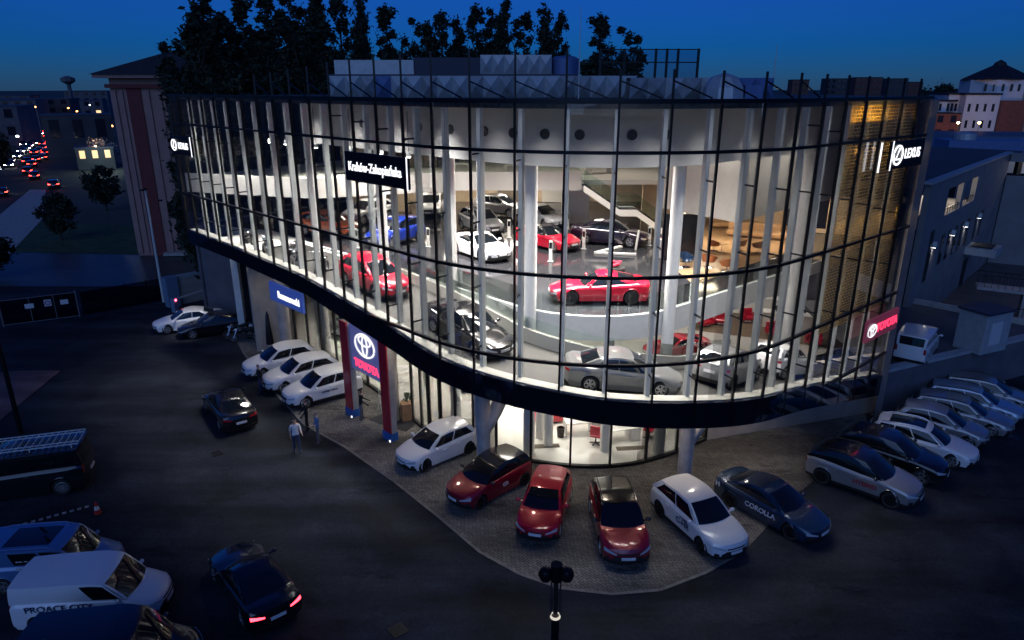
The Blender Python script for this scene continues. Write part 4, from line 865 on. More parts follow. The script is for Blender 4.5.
# ------------------------------------------------------------------ far left: street houses, halls, lit shop
def at_y(px, Y): return (px - 512) / FPX * Y * .96
for (px, Y, w, d, h, wm, rows, cols, lb, lit) in ((76, 180, 15, 10, 9.8, 'far_wall', 1, 3, 'long pale hall with a flat roof beyond the lit shop', 0.), (88, 150, 7, 6, 4.2, 'far_wall', 1, 3, 'low shop with lit windows beside the street', .9), (35, 330, 30, 20, 11.5, 'far_wall', 3, 6, 'far grey block at the end of the street', .1), (8, 300, 22, 20, 11.5, 'dark_wall', 3, 5, 'dark far block at the left edge of the skyline', .1), (90, 420, 22, 16, 14.5, 'dark_wall', 4, 5, 'dark far block with a red beacon left of the old hall', .04), (62, 380, 40, 16, 10, 'dark_wall', 2, 8, 'low dark far block with warm lights on its front', .2), (-30, 210, 24, 20, 11, 'dark_wall', 2, 5, 'dark house along the left kerb of the street', .1), (-10, 380, 40, 20, 12.5, 'dark_wall', 3, 6, 'dark tall far house on the left horizon', .05)):
    fb('street_building', lb, 'building', at_y(px, Y), Y, w, d, h, 30 if Y < 200 else 20, wm, 'hvac_dark', rows, cols, lit)
sg = at_y(93, 148); lamp('POINT', (sg + 2, 145.5, 4), 900, (.75, 1., .95), .4)
tw = empty('lattice_tower', (at_y(75, 360), 360, 0), 0, 'slim tower with a wide head on the left skyline', 'tower'); MB().tube([(0, 0, 0), (0, 0, 18)], [1.2, .9], 8).build('shaft', 'dark_wall', tw); MB().lathe([(.9, 18), (3.2, 19.5), (3.2, 21), (.8, 22)], 10).build('head', 'dark_wall', tw)
for i, (px, py, Y, col, lb) in enumerate(((37, 106, 280, 'warm', 'amber lamp nearest the road on the left skyline'), (33, 123, 240, 'warm', 'amber lamp above the queue of traffic'), (65, 104, 340, 'warm', 'brightest amber lamp before the slim tower'), (70, 107, 330, 'warm', 'second amber lamp right of the brightest one'), (78, 110, 330, 'warm', 'orange lamp above the long pale hall'), (85, 97, 420, 'red', 'red beacon lamp on the far dark block'), (99, 113, 300, 'warm', 'rightmost amber lamp beside the old hall'), (110, 124, 220, 'warm', 'yellow lamp by the old hall wall'), (12, 99, 420, 'warm', 'small amber lamp at the left end of the skyline'), (24, 97, 460, 'white', 'small cool lamp left of the slim tower on the skyline'), (44, 101, 400, 'warm', 'small amber lamp on the skyline above the street'), (56, 98, 430, 'warm', 'faint amber lamp right below the skyline, left of the slim tower'), (92, 104, 380, 'white', 'small cool lamp under the red beacon block'), (52, 114, 260, 'warm', 'amber lamp over the crossing at the street end'), (27, 112, 300, 'white', 'cool lamp above the oncoming headlamps'), (18, 118, 240, 'warm', 'amber lamp left of the traffic queue'), (47, 131, 200, 'green', 'green signal lamp over the street'), (13, 134, 190, 'white', 'tall white lit post left of the traffic'))):
    z = max(3., CAMH - (py - 88) * Y / FPX * .98); s_ = empty('street_lamp', (at_y(px, Y), Y, 0), 0, lb, 'street lamp'); MB().tube([(0, 0, 0), (0, 0, z)], [.12, .07], 5).build('pole', 'black_metal', s_)
    e = MB().ell((0, 0, z + .2), (.42, .42, .3), 8, 6).build('globe', {'warm': 'lamp_amber', 'red': 'lamp_red', 'green': 'lamp_green', 'white': 'lamp_cool'}[col] if glow('lamp_amber', (1, .45, .12), 9) and glow('lamp_red', (1, .08, .15), 9) and glow('lamp_green', (.1, 1, .7), 5) and glow('lamp_cool', (.8, .9, 1), 5) else 'lamp_amber', s_)
# ------------------------------------------------------------------ gate, wall, barrier, poles
gt = empty('mesh_gate', at(4, 327), 0, 'closed dark mesh gate carrying three small signs at the left edge of the lot', 'gate'); a_ = at(4, 327); b_ = at(80, 317); L_ = (b_ - a_).length; gt.rotation_euler = (0, 0, math.atan2((b_ - a_).y, (b_ - a_).x))
mb = MB()
for x in (0, L_): mb.bar((x, 0, 0), (x, 0, 2.1), .09)
for x in (0, L_): MB().bar((x, 0, 0), (x, 0, 2.1), .08).build('post', 'gate_grey', gt)
for x in (L_ * .38, L_ * .7): MB().bar((x, 0, .1), (x, 0, 1.95), .045).build('stile', 'gate_grey', gt)
for z in (.12, 1.95): MB().bar((0, 0, z), (L_, 0, z), .045).build('rail', 'gate_grey', gt)
MB().box(.05, L_ - .05, .02, .03, .15, 1.9).build('mesh_panel', glass('gate_mesh', (.45, .47, .5), .0, .0), gt)
for x, w_, m_ in ((1.5, .55, 'plate'), (2.7, .45, 'pale_panel'), (3.7, .5, 'plate')): MB().box(x, x + w_, -.05, -.03, 1.15, 1.5 if m_ == 'plate' else 1.65).build('notice', m_, gt)
rg = MB(); rg.lathe([(.12, .0), (.17, .0), (.17, .02), (.12, .02), (.12, 0)], 16); o_ = rg.build('notice_ring', mat('ring', (.25, .03, .2), .5), gt); o_.location = (2.92, -.055, 1.4); o_.rotation_euler = (PI / 2, 0, 0)
fe = empty('mesh_fence', b_, 0, 'plain dark mesh fence from the gate towards the old hall', 'fence'); c_ = at(170, 300); L2 = (c_ - b_).length; fe.rotation_euler = (0, 0, math.atan2((c_ - b_).y, (c_ - b_).x))
for i in range(5): MB().bar((.3 + i * (L2 - .3) / 4, 0, 0), (.3 + i * (L2 - .3) / 4, 0, 2), .06).build('post', 'black_metal', fe)
MB().box(.3, L2, -.01, .01, .1, 1.9).build('mesh_panel', 'gate_mesh', fe)
a_ = at(180, 305); b_ = at(246, 290); bw = empty('boundary_wall', a_, math.atan2((b_ - a_).y, (b_ - a_).x), 'grey rendered wall with a blue coping behind the parked white sedan', 'wall'); Lw = (b_ - a_).length
MB().box(0, Lw, 0, .3, 0, 2.1).build('wall_face', 'concrete_wall', bw); MB().box(-.1, Lw, -.08, .45, 2.1, 2.35).build('coping', 'coping', bw); MB().box(-.9, 0, -.25, .5, 0, 2.4).build('gate_pier', mat('pier_blue', (.13, .2, .3), .7), bw)
a_ = at(176, 312); br_ = empty('barrier', a_, math.atan2((b_ - a_).y, (b_ - a_).x) + .05, 'white car park barrier with a small red lamp', 'barrier'); MB().box(-.2, .2, -.2, .2, 0, 1.15).build('cabinet', 'pier_blue', br_); MB().box(.2, 6.2, -.04, .04, .95, 1.07).build('boom', 'white_wall', br_); MB().ell((-.05, -.25, 1.0), (.09, .05, .09), 8, 6).build('lamp', 'lamp_red', br_)
for (px, py, h, lb) in ((21, 433, 11, 'dark lamp post behind the black minibus at the left edge'), (164, 302, 9, 'slim grey lamp post in front of the old hall')):
    q = at(px, py); s_ = empty('lamp_post', q, 0, lb, 'lamp post'); MB().tube([(0, 0, 0), (0, 0, h)], [.12, .08], 10).build('pole', 'black_metal' if px < 100 else 'pale_steel', s_); MB().box(-.1, .1, -.7, .1, h, h + .1).build('head', 'black_metal', s_)
s_ = empty('lamp_post', (.82, 10.6, 0), 0, 'black twin-headed lamp post at the bottom of the picture', 'lamp post'); MB().tube([(0, 0, 0), (0, 0, 6.9)], [.085, .075], 14).build('pole', 'black_metal', s_, 50)
MB().tube([(0, 0, 6.9), (0, 0, 7.75)], [.045, .045], 12).build('glow_tube', mat('tube_bronze', (.05, .04, .035), .3, .5), s_, 50); MB().lathe([(.1, 6.9), (.1, 6.94), (.07, 6.94)], 16).build('light_ring', glow('ring_light', (1, .93, .8), .6), s_)
for sx in (-.085, .085): MB().bar((sx, 0, 6.93), (sx, 0, 7.75), .028).build('side_rod', 'chrome', s_)
MB().tube([(0, 0, 7.75), (0, 0, 8.1)], [.11, .11], 14).build('cap', 'black_metal', s_, 50)
for sx in (-1, 1): MB().lathe([(.01, 0), (.10, .02), (.14, .14), (.10, .24), (.01, .26)], 12, (sx * .2, 0, 7.74)).build('lamp_head', 'black_metal', s_, 50)
cn_ = empty('traffic_cone', at(98, 514), 0, 'red and white traffic cone standing alone on the lot', 'cone'); MB().box(-.17, .17, -.17, .17, 0, .04).build('base', 'tyre', cn_); MB().lathe([(.13, .04), (.10, .22)], 14).build('lower_cone', mat('cone_red', (.6, .03, .02), .6), cn_); MB().lathe([(.10, .22), (.065, .38)], 14).build('reflective_band', 'white_wall', cn_); MB().lathe([(.065, .38), (.03, .55), (.005, .55)], 14).build('tip', 'cone_red', cn_)
for (px, py, w_, lb) in ((398, 630, .5, 'square drain grate near the bottom edge of the lot'), (217, 453, .5, 'square drain grate right of the parked black sedan'), (1012, 437, .6, 'dark drain cover beside the right row of cars')):
    q = at(px, py); s_ = empty('drain_grate', (q.x, q.y, .0), .7, lb, 'drain'); MB().box(-w_ / 2, w_ / 2, -w_ / 2, w_ / 2, -.015, .008).build('frame', 'trim_black', s_)
    for i in range(5): MB().box(-w_ * .42, w_ * .42, -w_ * .4 + i * w_ * .18, -w_ * .33 + i * w_ * .18, .0085, .016).build('slat', 'black_metal', s_)
# ------------------------------------------------------------------ parked and driving cars outside
mc = make_car
c = mc('hatch', 'white', (-3.55, 28.65, .006), -139, 'white hatchback under the showroom overhang beside the left forked column', rim='alloy_dark')
c = mc('hatch', 'wine', (-1.0, 25.8, .006), -136, 'dark red hatchback with black roof and a pale door sticker', roof='black', rim='alloy_dark', sc=1.02); side_text(c, 'GR', .24, 'decal_pale', 1, 2.15, .62) if mat('decal_pale', (.7, .6, .66), .5) else 0
c = mc('hatch', 'red', (1.33, 23.9, .006), -104, 'bright red hatchback with a red roof, second red car of the front row', sc=1.0); 
c = mc('suv', 'wine', (4.08, 22.8, .006), -88, 'dark red crossover with black roof pointing straight out of the front row', roof='black'); roof_bars(c, 'trim_black', .03)
c = mc('suv', 'pearl', (7.24, 23.0, .006), -66, 'white crossover with dark lettering on its doors, before the right forked column', rim='alloy_dark', sc=.99); side_text(c, 'C-HR', .34, 'sign_ink', -1, 2.05, .66) if mat('sign_ink', (.02, .03, .09), .4) else 0
side_text(c, 'HYBRID', .13, 'sign_ink', -1, 2.0, .86)
c = mc('sedan', 'navy', (10.43, 24.0, .006), -53, 'dark blue saloon with white lettering on its side', rim='alloy_dark', sc=.985); side_text(c, 'COROLLA', .30, 'plate', -1, 2.3, .62); side_text(c, 'H', .3, 'plate', -1, 4.35, .84, bold=.012)
c = mc('suv', 'silver', (15.1, 26.05, .006), -42, 'silver off-road estate with black roof and red side stripes, nearest of the right row', roof='black', rim='alloy_dark', sc=1.04); roof_bars(c, 'trim_black')
side_text(c, 'HYBRID', .26, 'decal_dark', -1, 1.9, .66) if mat('decal_dark', (.3, .02, .03), .5) else 0
c = mc('suv', 'black', (17.2, 27.75, .006), -38, 'black crossover parked second in the right row, beside the silver two-tone car', sc=1.03)
c = mc('estate', 'pearl', (19.35, 29.1, .006), -36, 'white estate with a dark glass roof, third in the right row'); roof_bars(c)
cc = car_meshes('estate', 'std')['_c']; cc.glasspatch('roof', .14, .86, .1, .8).build('glass_roof', 'car_glass', c)
c = mc('hatch', 'silver', (21.2, 30.7, .006), -34, 'short silver hatchback, fourth in the right row', sc=1.02)
for x, y, dg, lb, k, col in ((22.95, 32.0, -33, 'silver estate with a red window sticker, fifth in the right row', 'estate', 'silver'), (24.4, 33.3, -32, 'silver estate, second from the far end of the right row', 'estate', 'lightblue'), (25.95, 34.5, -31, 'light silver estate at the far end of the right row, cut by the frame', 'estate', 'silver')):
    c = mc(k, col, (x, y, .006), dg, lb); roof_bars(c, 'trim_black', .03)
    if 'far end of the right row, cut' not in lb or True: pass
mcar = mc('coupe', 'black', (-8.85, 19.45, .0), 130, 'black saloon with lit red tail lamps driving across the lot', lights='tail', face='spindle', cat='car', name='moving_car', sc=.98)
mc('sedan', 'black', (-14.85, 32.85, .0), 126, 'black saloon parked alone in the middle of the lot', face='spindle')
mc('sedan', 'white', (-23.2, 47.0, .0), 202, 'white saloon parked by the boundary wall beside a black one', face='spindle')
mc('sedan', 'black', (-21.0, 46.0, .0), 204, 'black saloon squeezed between the white saloon and the motorcycles', face='spindle')
for x, y, dg, lb in ((-14.15, 39.1, 214, 'farthest of the three white crossovers facing the lot'), (-12.3, 37.15, 216, 'middle one of the three white crossovers facing the lot'), (-10.55, 35.2, 217, 'nearest of the three white crossovers, behind the left red pylon')):
    c = mc('suv', 'white', (x, y, .006), dg, lb, face='spindle', sc=1.0)
    if 'nearest' in lb: side_text(c, 'HYBRID  DRIVE', .13, 'sign_ink', 1, 2.3, .72)
c = mc('van', 'white', (-13.6, 18.55, 0), 6, 'white delivery van with dark lettering on its side panel', cat='van', name='delivery_van', sc=.96); side_text(c, 'PROACE CITY', .34, 'sign_ink', -1, 3.1, .98, bold=.004, tilt=-.12)
c = mc('van', 'sky', (-16.05, 20.3, 0), 6, 'blue passenger van with a dark glass roof beside the white one', cat='van', name='passenger_van', sc=.92); cc = car_meshes('van', 'std')['_c']; cc.glasspatch('roof', .16, .84, .16, .72).build('glass_roof', 'car_glass', c); roof_bars(c, 'hvac_blue')
for sg in (1, -1): cc.glasspatch('side', .30, .62, .12, .86, sg).build('rear_side_window', 'car_glass', c)
side_text(c, 'PROACE', .24, 'plate', -1, 2.75, 1.30, tilt=-.3, out=-.06); side_text(c, 'CITY VERSO', .18, 'plate', -1, 2.75, 1.08, tilt=-.1, out=.0)
c = mc('van', 'black', (-11.55, 15.85, 0), 7, 'black passenger van in front of the white delivery van', cat='van', name='passenger_van', sc=1.02)
q = at(172, 645, 1.4); c = mc('estate', 'sky', (q.x - .2, q.y - .55, 0), 6, 'blue car cut off by the bottom edge, only its roof in view', sc=1.0)
# minibus with rack
c = mc('van', 'dark', (-20.9, 25.9, 0), 197, 'large black minibus carrying a pale roof rack at the left edge', cat='van', name='minibus', sc=1.1, spokes=7)
rk = MB(); cc = car_meshes('van', 'std')['_c']
for y in (-.62, -.4, .4, .62): rk.bar((-2.2, y, 1.98), (1.0, y, 1.98), .035)
for i in range(15): x = -2.2 + i * 3.2 / 14; rk.bar((x, -.66, 1.955), (x, .66, 1.955), .03)
for x in (-2.0, -.6, .8):
    for y in (-.6, .6): rk.bar((x, y, 1.8), (x, y, 1.97), .03)
rk.build('roof_rack', 'pale_steel', c)
for sg in (1, -1): cc.glasspatch('side', .30, .93, .12, .86, sg).build('rear_side_window', 'car_glass', c)
c = mc('van', 'pearl', (22.4, 35.7, TZ), 50, 'white van standing on the raised terrace behind the facade end', cat='van', name='delivery_van', sc=.88)
# street traffic
TG = 'cars queueing on the street with tail lamps lit'; 
nl = 0
for (px, py, di, lb) in ((145 / 4.925, 170 + 0, 1, 0), (0, 0, 0, 0)): pass
traf = [(29, 170, 'tail'), (28, 160, 'tail'), (37, 158, 'tail'), (44, 156, 'tail'), (46, 151, 'tail'), (40, 149, 'tail'), (35, 151, 'tail'), (44, 146, 'tail'), (49, 140, 'tail'), (43, 142, 'tail'), (55, 184, 'tail'), (4, 159, 'head'), (18, 154, 'head'), (22, 149, 'head'), (28, 146, 'head'), (31, 143, 'head'), (52, 136, 'tail'), (47, 134, 'tail'), (51, 131, 'tail'), (46, 129, 'tail'), (33, 163, 'tail'), (36, 175, 'tail'), (31, 137, 'head'), (38, 134, 'head'), (41, 131, 'head'), (10, 163, 'head'), (24, 142, 'head'), (26, 139, 'head'), (35, 141, 'head')]
fl = {'tail': ('dark car with lit red tail lamps in the far street traffic', TG), 'head': ('dark car with white headlamps coming up the far street', 'cars coming up the street with headlamps on')}
adir = math.degrees(math.atan2((at(40, 128) - at(-75, 205)).y, (at(40, 128) - at(-75, 205)).x))
tproto = {}
for px, py, li in traf:
    q = at(px, py + 4)
    if li not in tproto: tproto[li] = mc('hatch', 'dark', q, adir + (0 if li == 'tail' else 180), fl[li][0], fl[li][1], lights='far', name='street_car', sc=1.05)
    else:
        k = copy_tree(tproto[li]); k.location = q
q = at(4, 196); mc('hatch', 'dark', q, adir, 'dark car with red tail lamps on the near street edge, far left', lights='far', name='street_car')
# ------------------------------------------------------------------ cars inside
def onramp(s, off): p = Fp(s, off); return (p.x, p.y, rampz(s))
def ramp_car(kind, col, s, off, lb, flip=1, **k):
    t = Ft(s); g = math.atan((rampz(s + 1) - rampz(s - 1)) / 2); return mc(kind, col, onramp(s, off), math.degrees(math.atan2(t.y * flip, t.x * flip)) + k.pop('turn', 0), lb, pitch=-(g if flip > 0 else -g) * -1, cat='car', name='showroom_car', **k)
ramp_car('suv', 'red', -7.5, 2.75, 'red crossover on the ramp behind the glass, above the red pylons', face='spindle')
ramp_car('sedan', 'black', -.4, 2.7, 'black saloon on the curved ramp behind the glass')
ramp_car('sedan', 'steel', 8.9, 2.35, 'silver saloon low on the ramp at the nose of the glass', turn=-4, sc=1.0)
ramp_car('hatch', 'silver', 16.6, 2.8, 'silver hatchback on the ramp seen from behind, right of the silver saloon', sc=1.04, turn=8)
ramp_car('hatch', 'white', 21.0, 2.6, 'white hatchback at the low end of the ramp behind the right glass', sc=1.)
Z = 7.0
def deck_car(kind, col, x, y, dg, lb, **k): return mc(kind, col, (x, y, k.pop('z', Z + .022)), dg, lb, cat='car', name='showroom_car', **k)
deck_car('suv', 'orange', -12.3, 45.9, -22, 'orange crossover on the deck behind the left glass', face='spindle')
deck_car('suv', 'white', -10.7, 51.0, 236, 'white crossover at the back of the deck, below the black name sign', face='spindle')
deck_car('suv', 'blue', -7.45, 43.4, 238, 'bright blue crossover on the deck', face='spindle')
deck_car('suv', 'pearl', -6.25, 54.0, -92, 'white off-road car facing out before a beige panel', face='spindle')
deck_car('suv', 'silver', -2.15, 47.1, -62, 'silver crossover angled outwards in the middle of the deck', face='spindle')
deck_car('suv', 'grey', -.9, 53.5, -30, 'grey crossover side-on by the back wall of the deck', face='spindle')
deck_car('sedan', 'white', 2.0, 49.6, -50, 'white saloon behind the red coupe on the deck', face='spindle')
deck_car('coupe', 'red', 2.2, 42.4, -48, 'red coupe facing out in the middle of the deck', face='spindle', roof='black')
deck_car('coupe', 'white', -1.85, 39.9, -55, 'white coupe facing out on the deck beside a tall column', face='spindle')
deck_car('sedan', 'purple', 6.2, 43.3, -20, 'dark purple saloon below the staircase', face='spindle', sc=1.04)
deck_car('coupe', 'red', 4.05, 30.9, 180, 'red sports coupe side-on at the very edge of the deck', face='spindle', sc=.99, rim='alloy_dark')
deck_car('coupe', 'red', 10.6, 41.6, 197, 'red coupe with rear spoiler on the white ground floor', z=.064, sc=.95)
deck_car('hatch', 'red', -3.4, 39.5, 10, 'red hatchback deep inside the ground floor hall', z=.064)
deck_car('sedan', 'dark', -1.2, 36.6, 5, 'dark saloon inside the ground floor, half hidden by the band', z=.064)
deck_car('sedan', 'grey', -10.9, 46.5, 60, 'grey saloon inside the left shop window', z=.064)
# ------------------------------------------------------------------ motorcycles
def motorcycle(loc, deg, lb, grp):
    r = empty('motorcycle', loc, R(deg), lb, 'motorcycle', grp)
    for x in (.72, -.70):
        t = MB(); t.lathe([(.20, -.05), (.27, -.065), (.31, -.03), (.31, .03), (.27, .065), (.20, .05), (.20, -.05)], 18, axis='y'); w = t.build('wheel', 'tyre', r, 40); w.location = (x, 0, .31)
        d = MB(); d.lathe([(.205, -.03), (.205, .03), (.18, .03), (.18, -.03), (.205, -.03)], 18, axis='y'); d.lathe([(.05, -.07), (.05, .07)], 10, axis='y')
        for k in range(6): a = k * PI / 3; d.bar((.05 * math.cos(a), 0, .05 * math.sin(a)), (.19 * math.cos(a), 0, .19 * math.sin(a)), .02)
        d.build('rim', 'alloy', w)
    m = MB(); m.tube([(.42, 0, .80), (.1, 0, .5), (-.3, 0, .42), (-.45, 0, .7)], .035, 8); m.box(-.2, .22, -.14, .14, .28, .58); m.tube([(-.7, .0, .31), (-.2, 0, .4)], .04, 8); m.build('frame', 'trim_black', r, 40)
    m = MB(); m.ell((.16, 0, .82), (.32, .17, .15), 12, 8); m.build('tank', random.choice(['paint_black', 'paint_wine', 'paint_dark']), r, 60)
    m = MB(); m.tube([(-.05, 0, .80), (-.3, 0, .78), (-.62, 0, .86), (-.8, 0, .92)], [.10, .13, .12, .05], 10); m.build('seat', 'tyre', r, 60)
    for y in (-.09, .09): MB().tube([(.72, y, .31), (.42, y, .95)], .025, 8).build('fork', 'chrome', r, 60)
    m = MB(); m.tube([(.30, -.38, 1.02), (.40, -.15, 1.04), (.42, 0, .97), (.40, .15, 1.04), (.30, .38, 1.02)], .018, 8); m.build('handlebar', 'chrome', r, 60)
    MB().ell((.55, 0, .86), (.09, .10, .10), 10, 8).build('headlight', 'lens', r, 60); MB().ell((-.82, 0, .80), (.03, .07, .04), 8, 6).build('tail_lamp', 'lens_red', r, 60)
    MB().tube([(.1, -.15, .4), (-.3, -.2, .33), (-.85, -.2, .42)], [.04, .05, .06], 10).build('exhaust', 'chrome', r, 60)
    return r
GI = 'motorcycles lined up on the ramp behind the left glass'; GO = 'motorcycles parked outside beside the black saloon'
pm = motorcycle((0, 0, 0), 0, 'dark motorcycle in the line on the ramp behind the left glass', GI); first = True
for i, s in enumerate((-20.2, -18.6, -17.0, -15.5, -14.0, -12.6, -11.3)):
    o = pm if first else copy_tree(pm); first = False; p = Fp(s, 2.0 + .5 * (i % 2)); o.location = (p.x, p.y, rampz(s)); o.rotation_euler = (0, .0, R(-95 + 9 * (i % 3)))
for i, (x, y, dg) in enumerate(((-18.9, 44.9, 215), (-18.2, 44.2, 205), (-17.7, 45.4, 240))):
    o = copy_tree(pm); o.location = (x, y, .006); o.rotation_euler = (R(8), 0, R(dg)); o['label'] = 'motorcycle parked outside between the black saloon and the corner pier'; o['group'] = GO
# ------------------------------------------------------------------ signs on the facade
def fsign(name, s0, s1, z0, z1, off, lb, panel, th=.14):
    sm = (s0 + s1) / 2; a, b = Fp(s0, off), Fp(s1, off); ctr = (a + b) / 2; d = (b - a).normalized(); r = empty(name, (ctr.x, ctr.y, (z0 + z1) / 2), math.atan2(d.y, d.x), lb, 'sign')
    w = (b - a).length; h = z1 - z0; bevel(MB().box(-w / 2, w / 2, 0, th, -h / 2, h / 2).build('panel', panel, r), .015); return r, w, h
def face(x, z, y=-.012): return frame((x, y, z), (1, 0, 0), (0, 0, 1))
def lemblem(r, x, z, rad, m):
    mb = MB(); n = 36
    vs = []; 
    for k in range(n + 1):
        a = 2 * PI * k / n; e = .12 * rad
        vs.append((x + rad * math.cos(a), -.03, z + rad * .86 * math.sin(a)))
    mb.tube(vs, rad * .085, 6); mb.tube([(x + rad * .25, -.03, z + rad * .62), (x - rad * .42, -.03, z - rad * .42), (x + rad * .55, -.03, z - rad * .38)], rad * .09, 6); return mb.build('emblem', m, r, 60)
def temblem(r, x, z, w, m):
    mb = MB()
    def ring(cx, cz, a, b, t): mb.tube([(cx + a * math.cos(2 * PI * k / 40), -.04, cz + b * math.sin(2 * PI * k / 40)) for k in range(41)], t, 6)
    a = w / 2; b = a * .66; ring(x, z, a, b, a * .06); ring(x, z + b * .40, a * .62, b * .42, a * .055); ring(x, z - b * .05, a * .26, b * .88, a * .055); return mb.build('emblem', m, r, 60)
def edge(r, x, h): MB().box(x - .022, x + .022, -.03, .0, -h / 2 - .03, h / 2 + .03).build('lit_edge', 'edge_white', r)
r, w, h = fsign('facade_sign', -23.9, -20.8, 12.65, 13.7, -.35, 'small black sign with lit white emblem and lettering at the left end of the facade', 'sign_black'); text('LEXUS', .52, 'letter_white', r, face(.34, -.02), bold=.006); lemblem(r, -1.05, 0, .36, 'letter_white'); edge(r, w / 2, h)
r, w, h = fsign('facade_sign', -3.95, .25, 12.85, 14.0, -.55, 'long black sign with the white place name in front of the left facade', 'sign_black'); text('Kraków-Zakopiańska', .50, 'letter_white', r, face(-.05, 0), bold=.006, sx=.83); edge(r, w / 2, h)
r, w, h = fsign('facade_sign', 22.1, 25.5, 13.15, 14.3, -.35, 'black sign with lit white emblem and lettering at the right end of the facade', 'sign_black'); text('LEXUS', .58, 'letter_white', r, face(.45, .0), bold=.006); lemblem(r, -1.1, 0, .45, 'letter_white'); edge(r, -w / 2, h)
s_ = Fp(21.2, -.3); er = empty('light_strip', (s_.x, s_.y, 13.7), math.atan2(DR.y, DR.x), 'short white light strip left of the right lit sign', 'light'); MB().box(-.02, .02, 0, .06, -.6, .6).build('tube', 'edge_white', er)
r, w, h = fsign('facade_sign', 22.6, 26.0, 5.3, 6.35, -.4, 'pink-red lit sign with oval emblem low on the right end of the facade', 'sign_pink'); text('TOYOTA', .55, 'letter_red', r, face(.48, -.02), bold=.018); temblem(r, -1.2, 0, .9, 'emblem_white')
r, w, h = fsign('hanging_sign', -15.5, -11.7, 4.95, 6.05, .9, 'blue sign with white lettering hanging under the overhang at the left', 'sign_blue'); text('Romanowski', .56, 'letter_white', r, face(.35, -.05), bold=.01, sx=.85)
# red portal: two pylons and the panel hung between them
pa, pb = Vector((-8.5, 32.9)), Vector((-6.05, 30.25)); dd = (pb - pa).normalized()
for p, lb in ((pa, 'left red pylon of the entrance portal, blue film round its foot'), (pb, 'right red pylon of the entrance portal, nearest the white hatchback')):
    r = empty('entrance_pylon', (p.x, p.y, .005), math.atan2(dd.y, dd.x), lb, 'pylon'); MB().box(-.42, .24, -.02, .05, .42, 5.25).build('red_face', 'red_clad', r); MB().box(-.40, .26, .05, .36, 0, 5.25).build('core', 'concrete', r); MB().box(-.45, .29, -.06, .38, 0, .42).build('foot_film', 'blue_film', r); l_ = MB().box(.18, .27, -.1, .02, .0, .1).build('foot_light', glow('foot_light', (1, .95, .9), 1.2), r)
m_ = (pa + pb) / 2; r = empty('hanging_sign', (m_.x, m_.y, 4.1), math.atan2(dd.y, dd.x), 'blue-grey lit panel with oval emblem and red lettering between the red pylons', 'sign'); wp = (pb - pa).length - .72
bevel(MB().box(-wp / 2, wp / 2, .1, .4, -1.25, 1.15).build('panel', 'sign_pylon', r), .02); temblem(r, 0, .32, 1.75, 'emblem_white').location = (0, .1, 0); text('TOYOTA', .55, 'letter_red', r, face(0, -.82, .08), bold=.022, sx=.98)
# ------------------------------------------------------------------ furniture and small things
def office_chair(loc, rz, lb, grp=None):
    r = empty('office_chair', loc, R(rz), lb, 'chair', grp); b = MB(); b.tube([(0, 0, .1), (0, 0, .45)], .03, 8)
    for k in range(5): a = k * 2 * PI / 5; b.bar((0, 0, .1), (.3 * math.cos(a), .3 * math.sin(a), .05), .05, .04)
    b.build('base', 'trim_black', r); bevel(MB().box(-.25, .25, -.25, .25, .45, .54).build('seat', 'paint_red', r), .03); bevel(MB().box(-.24, .24, .2, .28, .58, 1.08).build('backrest', 'paint_red', r), .03)
    for s in (-1, 1): MB().bar((s * .28, -.1, .72), (s * .28, .2, .72), .05, .03).build('armrest', 'trim_black', r)
    return r
mat('desk_white', (.7, .68, .65), .4); mat('tan_leather', (.40, .15, .06), .5, var=.1); mat('tan_cloth', (.44, .28, .15), .8, var=.1)
def desk(loc, rz, lb, w=1.8, d=.85, name='desk'):
    r = empty(name, loc, R(rz), lb, 'desk'); bevel(MB().box(-w / 2, w / 2, -d / 2, d / 2, .71, .75).build('top', 'desk_white', r), .008)
    for s in (-1, 1): MB().box(s * w / 2 - s * .04, s * w / 2, -d / 2 + .02, d / 2 - .02, 0, .71).build('side_panel', 'desk_white', r)
    MB().box(w / 2 - .5, w / 2 - .05, -d / 2 + .02, d / 2 - .04, .05, .7).build('drawer_unit', 'desk_white', r); m = MB().box(-.28, .28, .06, .10, .85, 1.2).build('monitor', 'trim_black', r); MB().bar((0, .1, .75), (0, .1, .9), .05).build('monitor_foot', 'trim_black', m); return r
GF = .064
q = at(636, 440, .4); desk((5.3, 30.2, GF), 16, 'white desk with drawers behind the curved shop glass'); desk((3.5, 30.9, GF), 8, 'white desk to the left of the one with drawers'); 
office_chair((4.05, 29.75, GF), 160, 'red office chair at the front of the two white desks'); office_chair((6.75, 30.3, GF), -40, 'red office chair to the right of the white desk with drawers'); office_chair((6.1, 31.5, GF), 60, 'red office chair behind the white desk with drawers')
rs = empty('reception_sofa', (2.4, 32.3, GF), R(10), 'red curved sofa behind the white desks', 'sofa'); bevel(MB().box(-1.3, 1.3, -.4, .4, .1, .45).build('seat', 'paint_red', rs), .06); bevel(MB().box(-1.3, 1.3, .3, .55, .3, .95).build('backrest', 'paint_red', rs), .06)
wb_ = empty('waste_bin', (2.4, 30.5, GF), 0, 'small dark bin at the left desk end', 'bin'); MB().lathe([(.01, 0), (.16, 0), (.2, .5), (.17, .5), (.14, .03), (.01, .03)], 14).build('body', 'trim_black', wb_, 40)
for x, y, lb in ((1.6, 28.75, 'dark floor grille left of the desks along the shop glass'), (5.7, 28.55, 'dark floor grille right of the desks along the shop glass')):
    g_ = empty('floor_grille', (x, y + .6, GF), R(5), lb, 'grille')
    for i in range(8): MB().box(-.7, .7, i * .05, i * .05 + .03, 0, .012).build('bar', 'bronze_panel', g_)
sheet('carpet', [(12.5, 46.5), (24, 41.5), (27, 46), (15.5, 51)], .066, 'carpet')
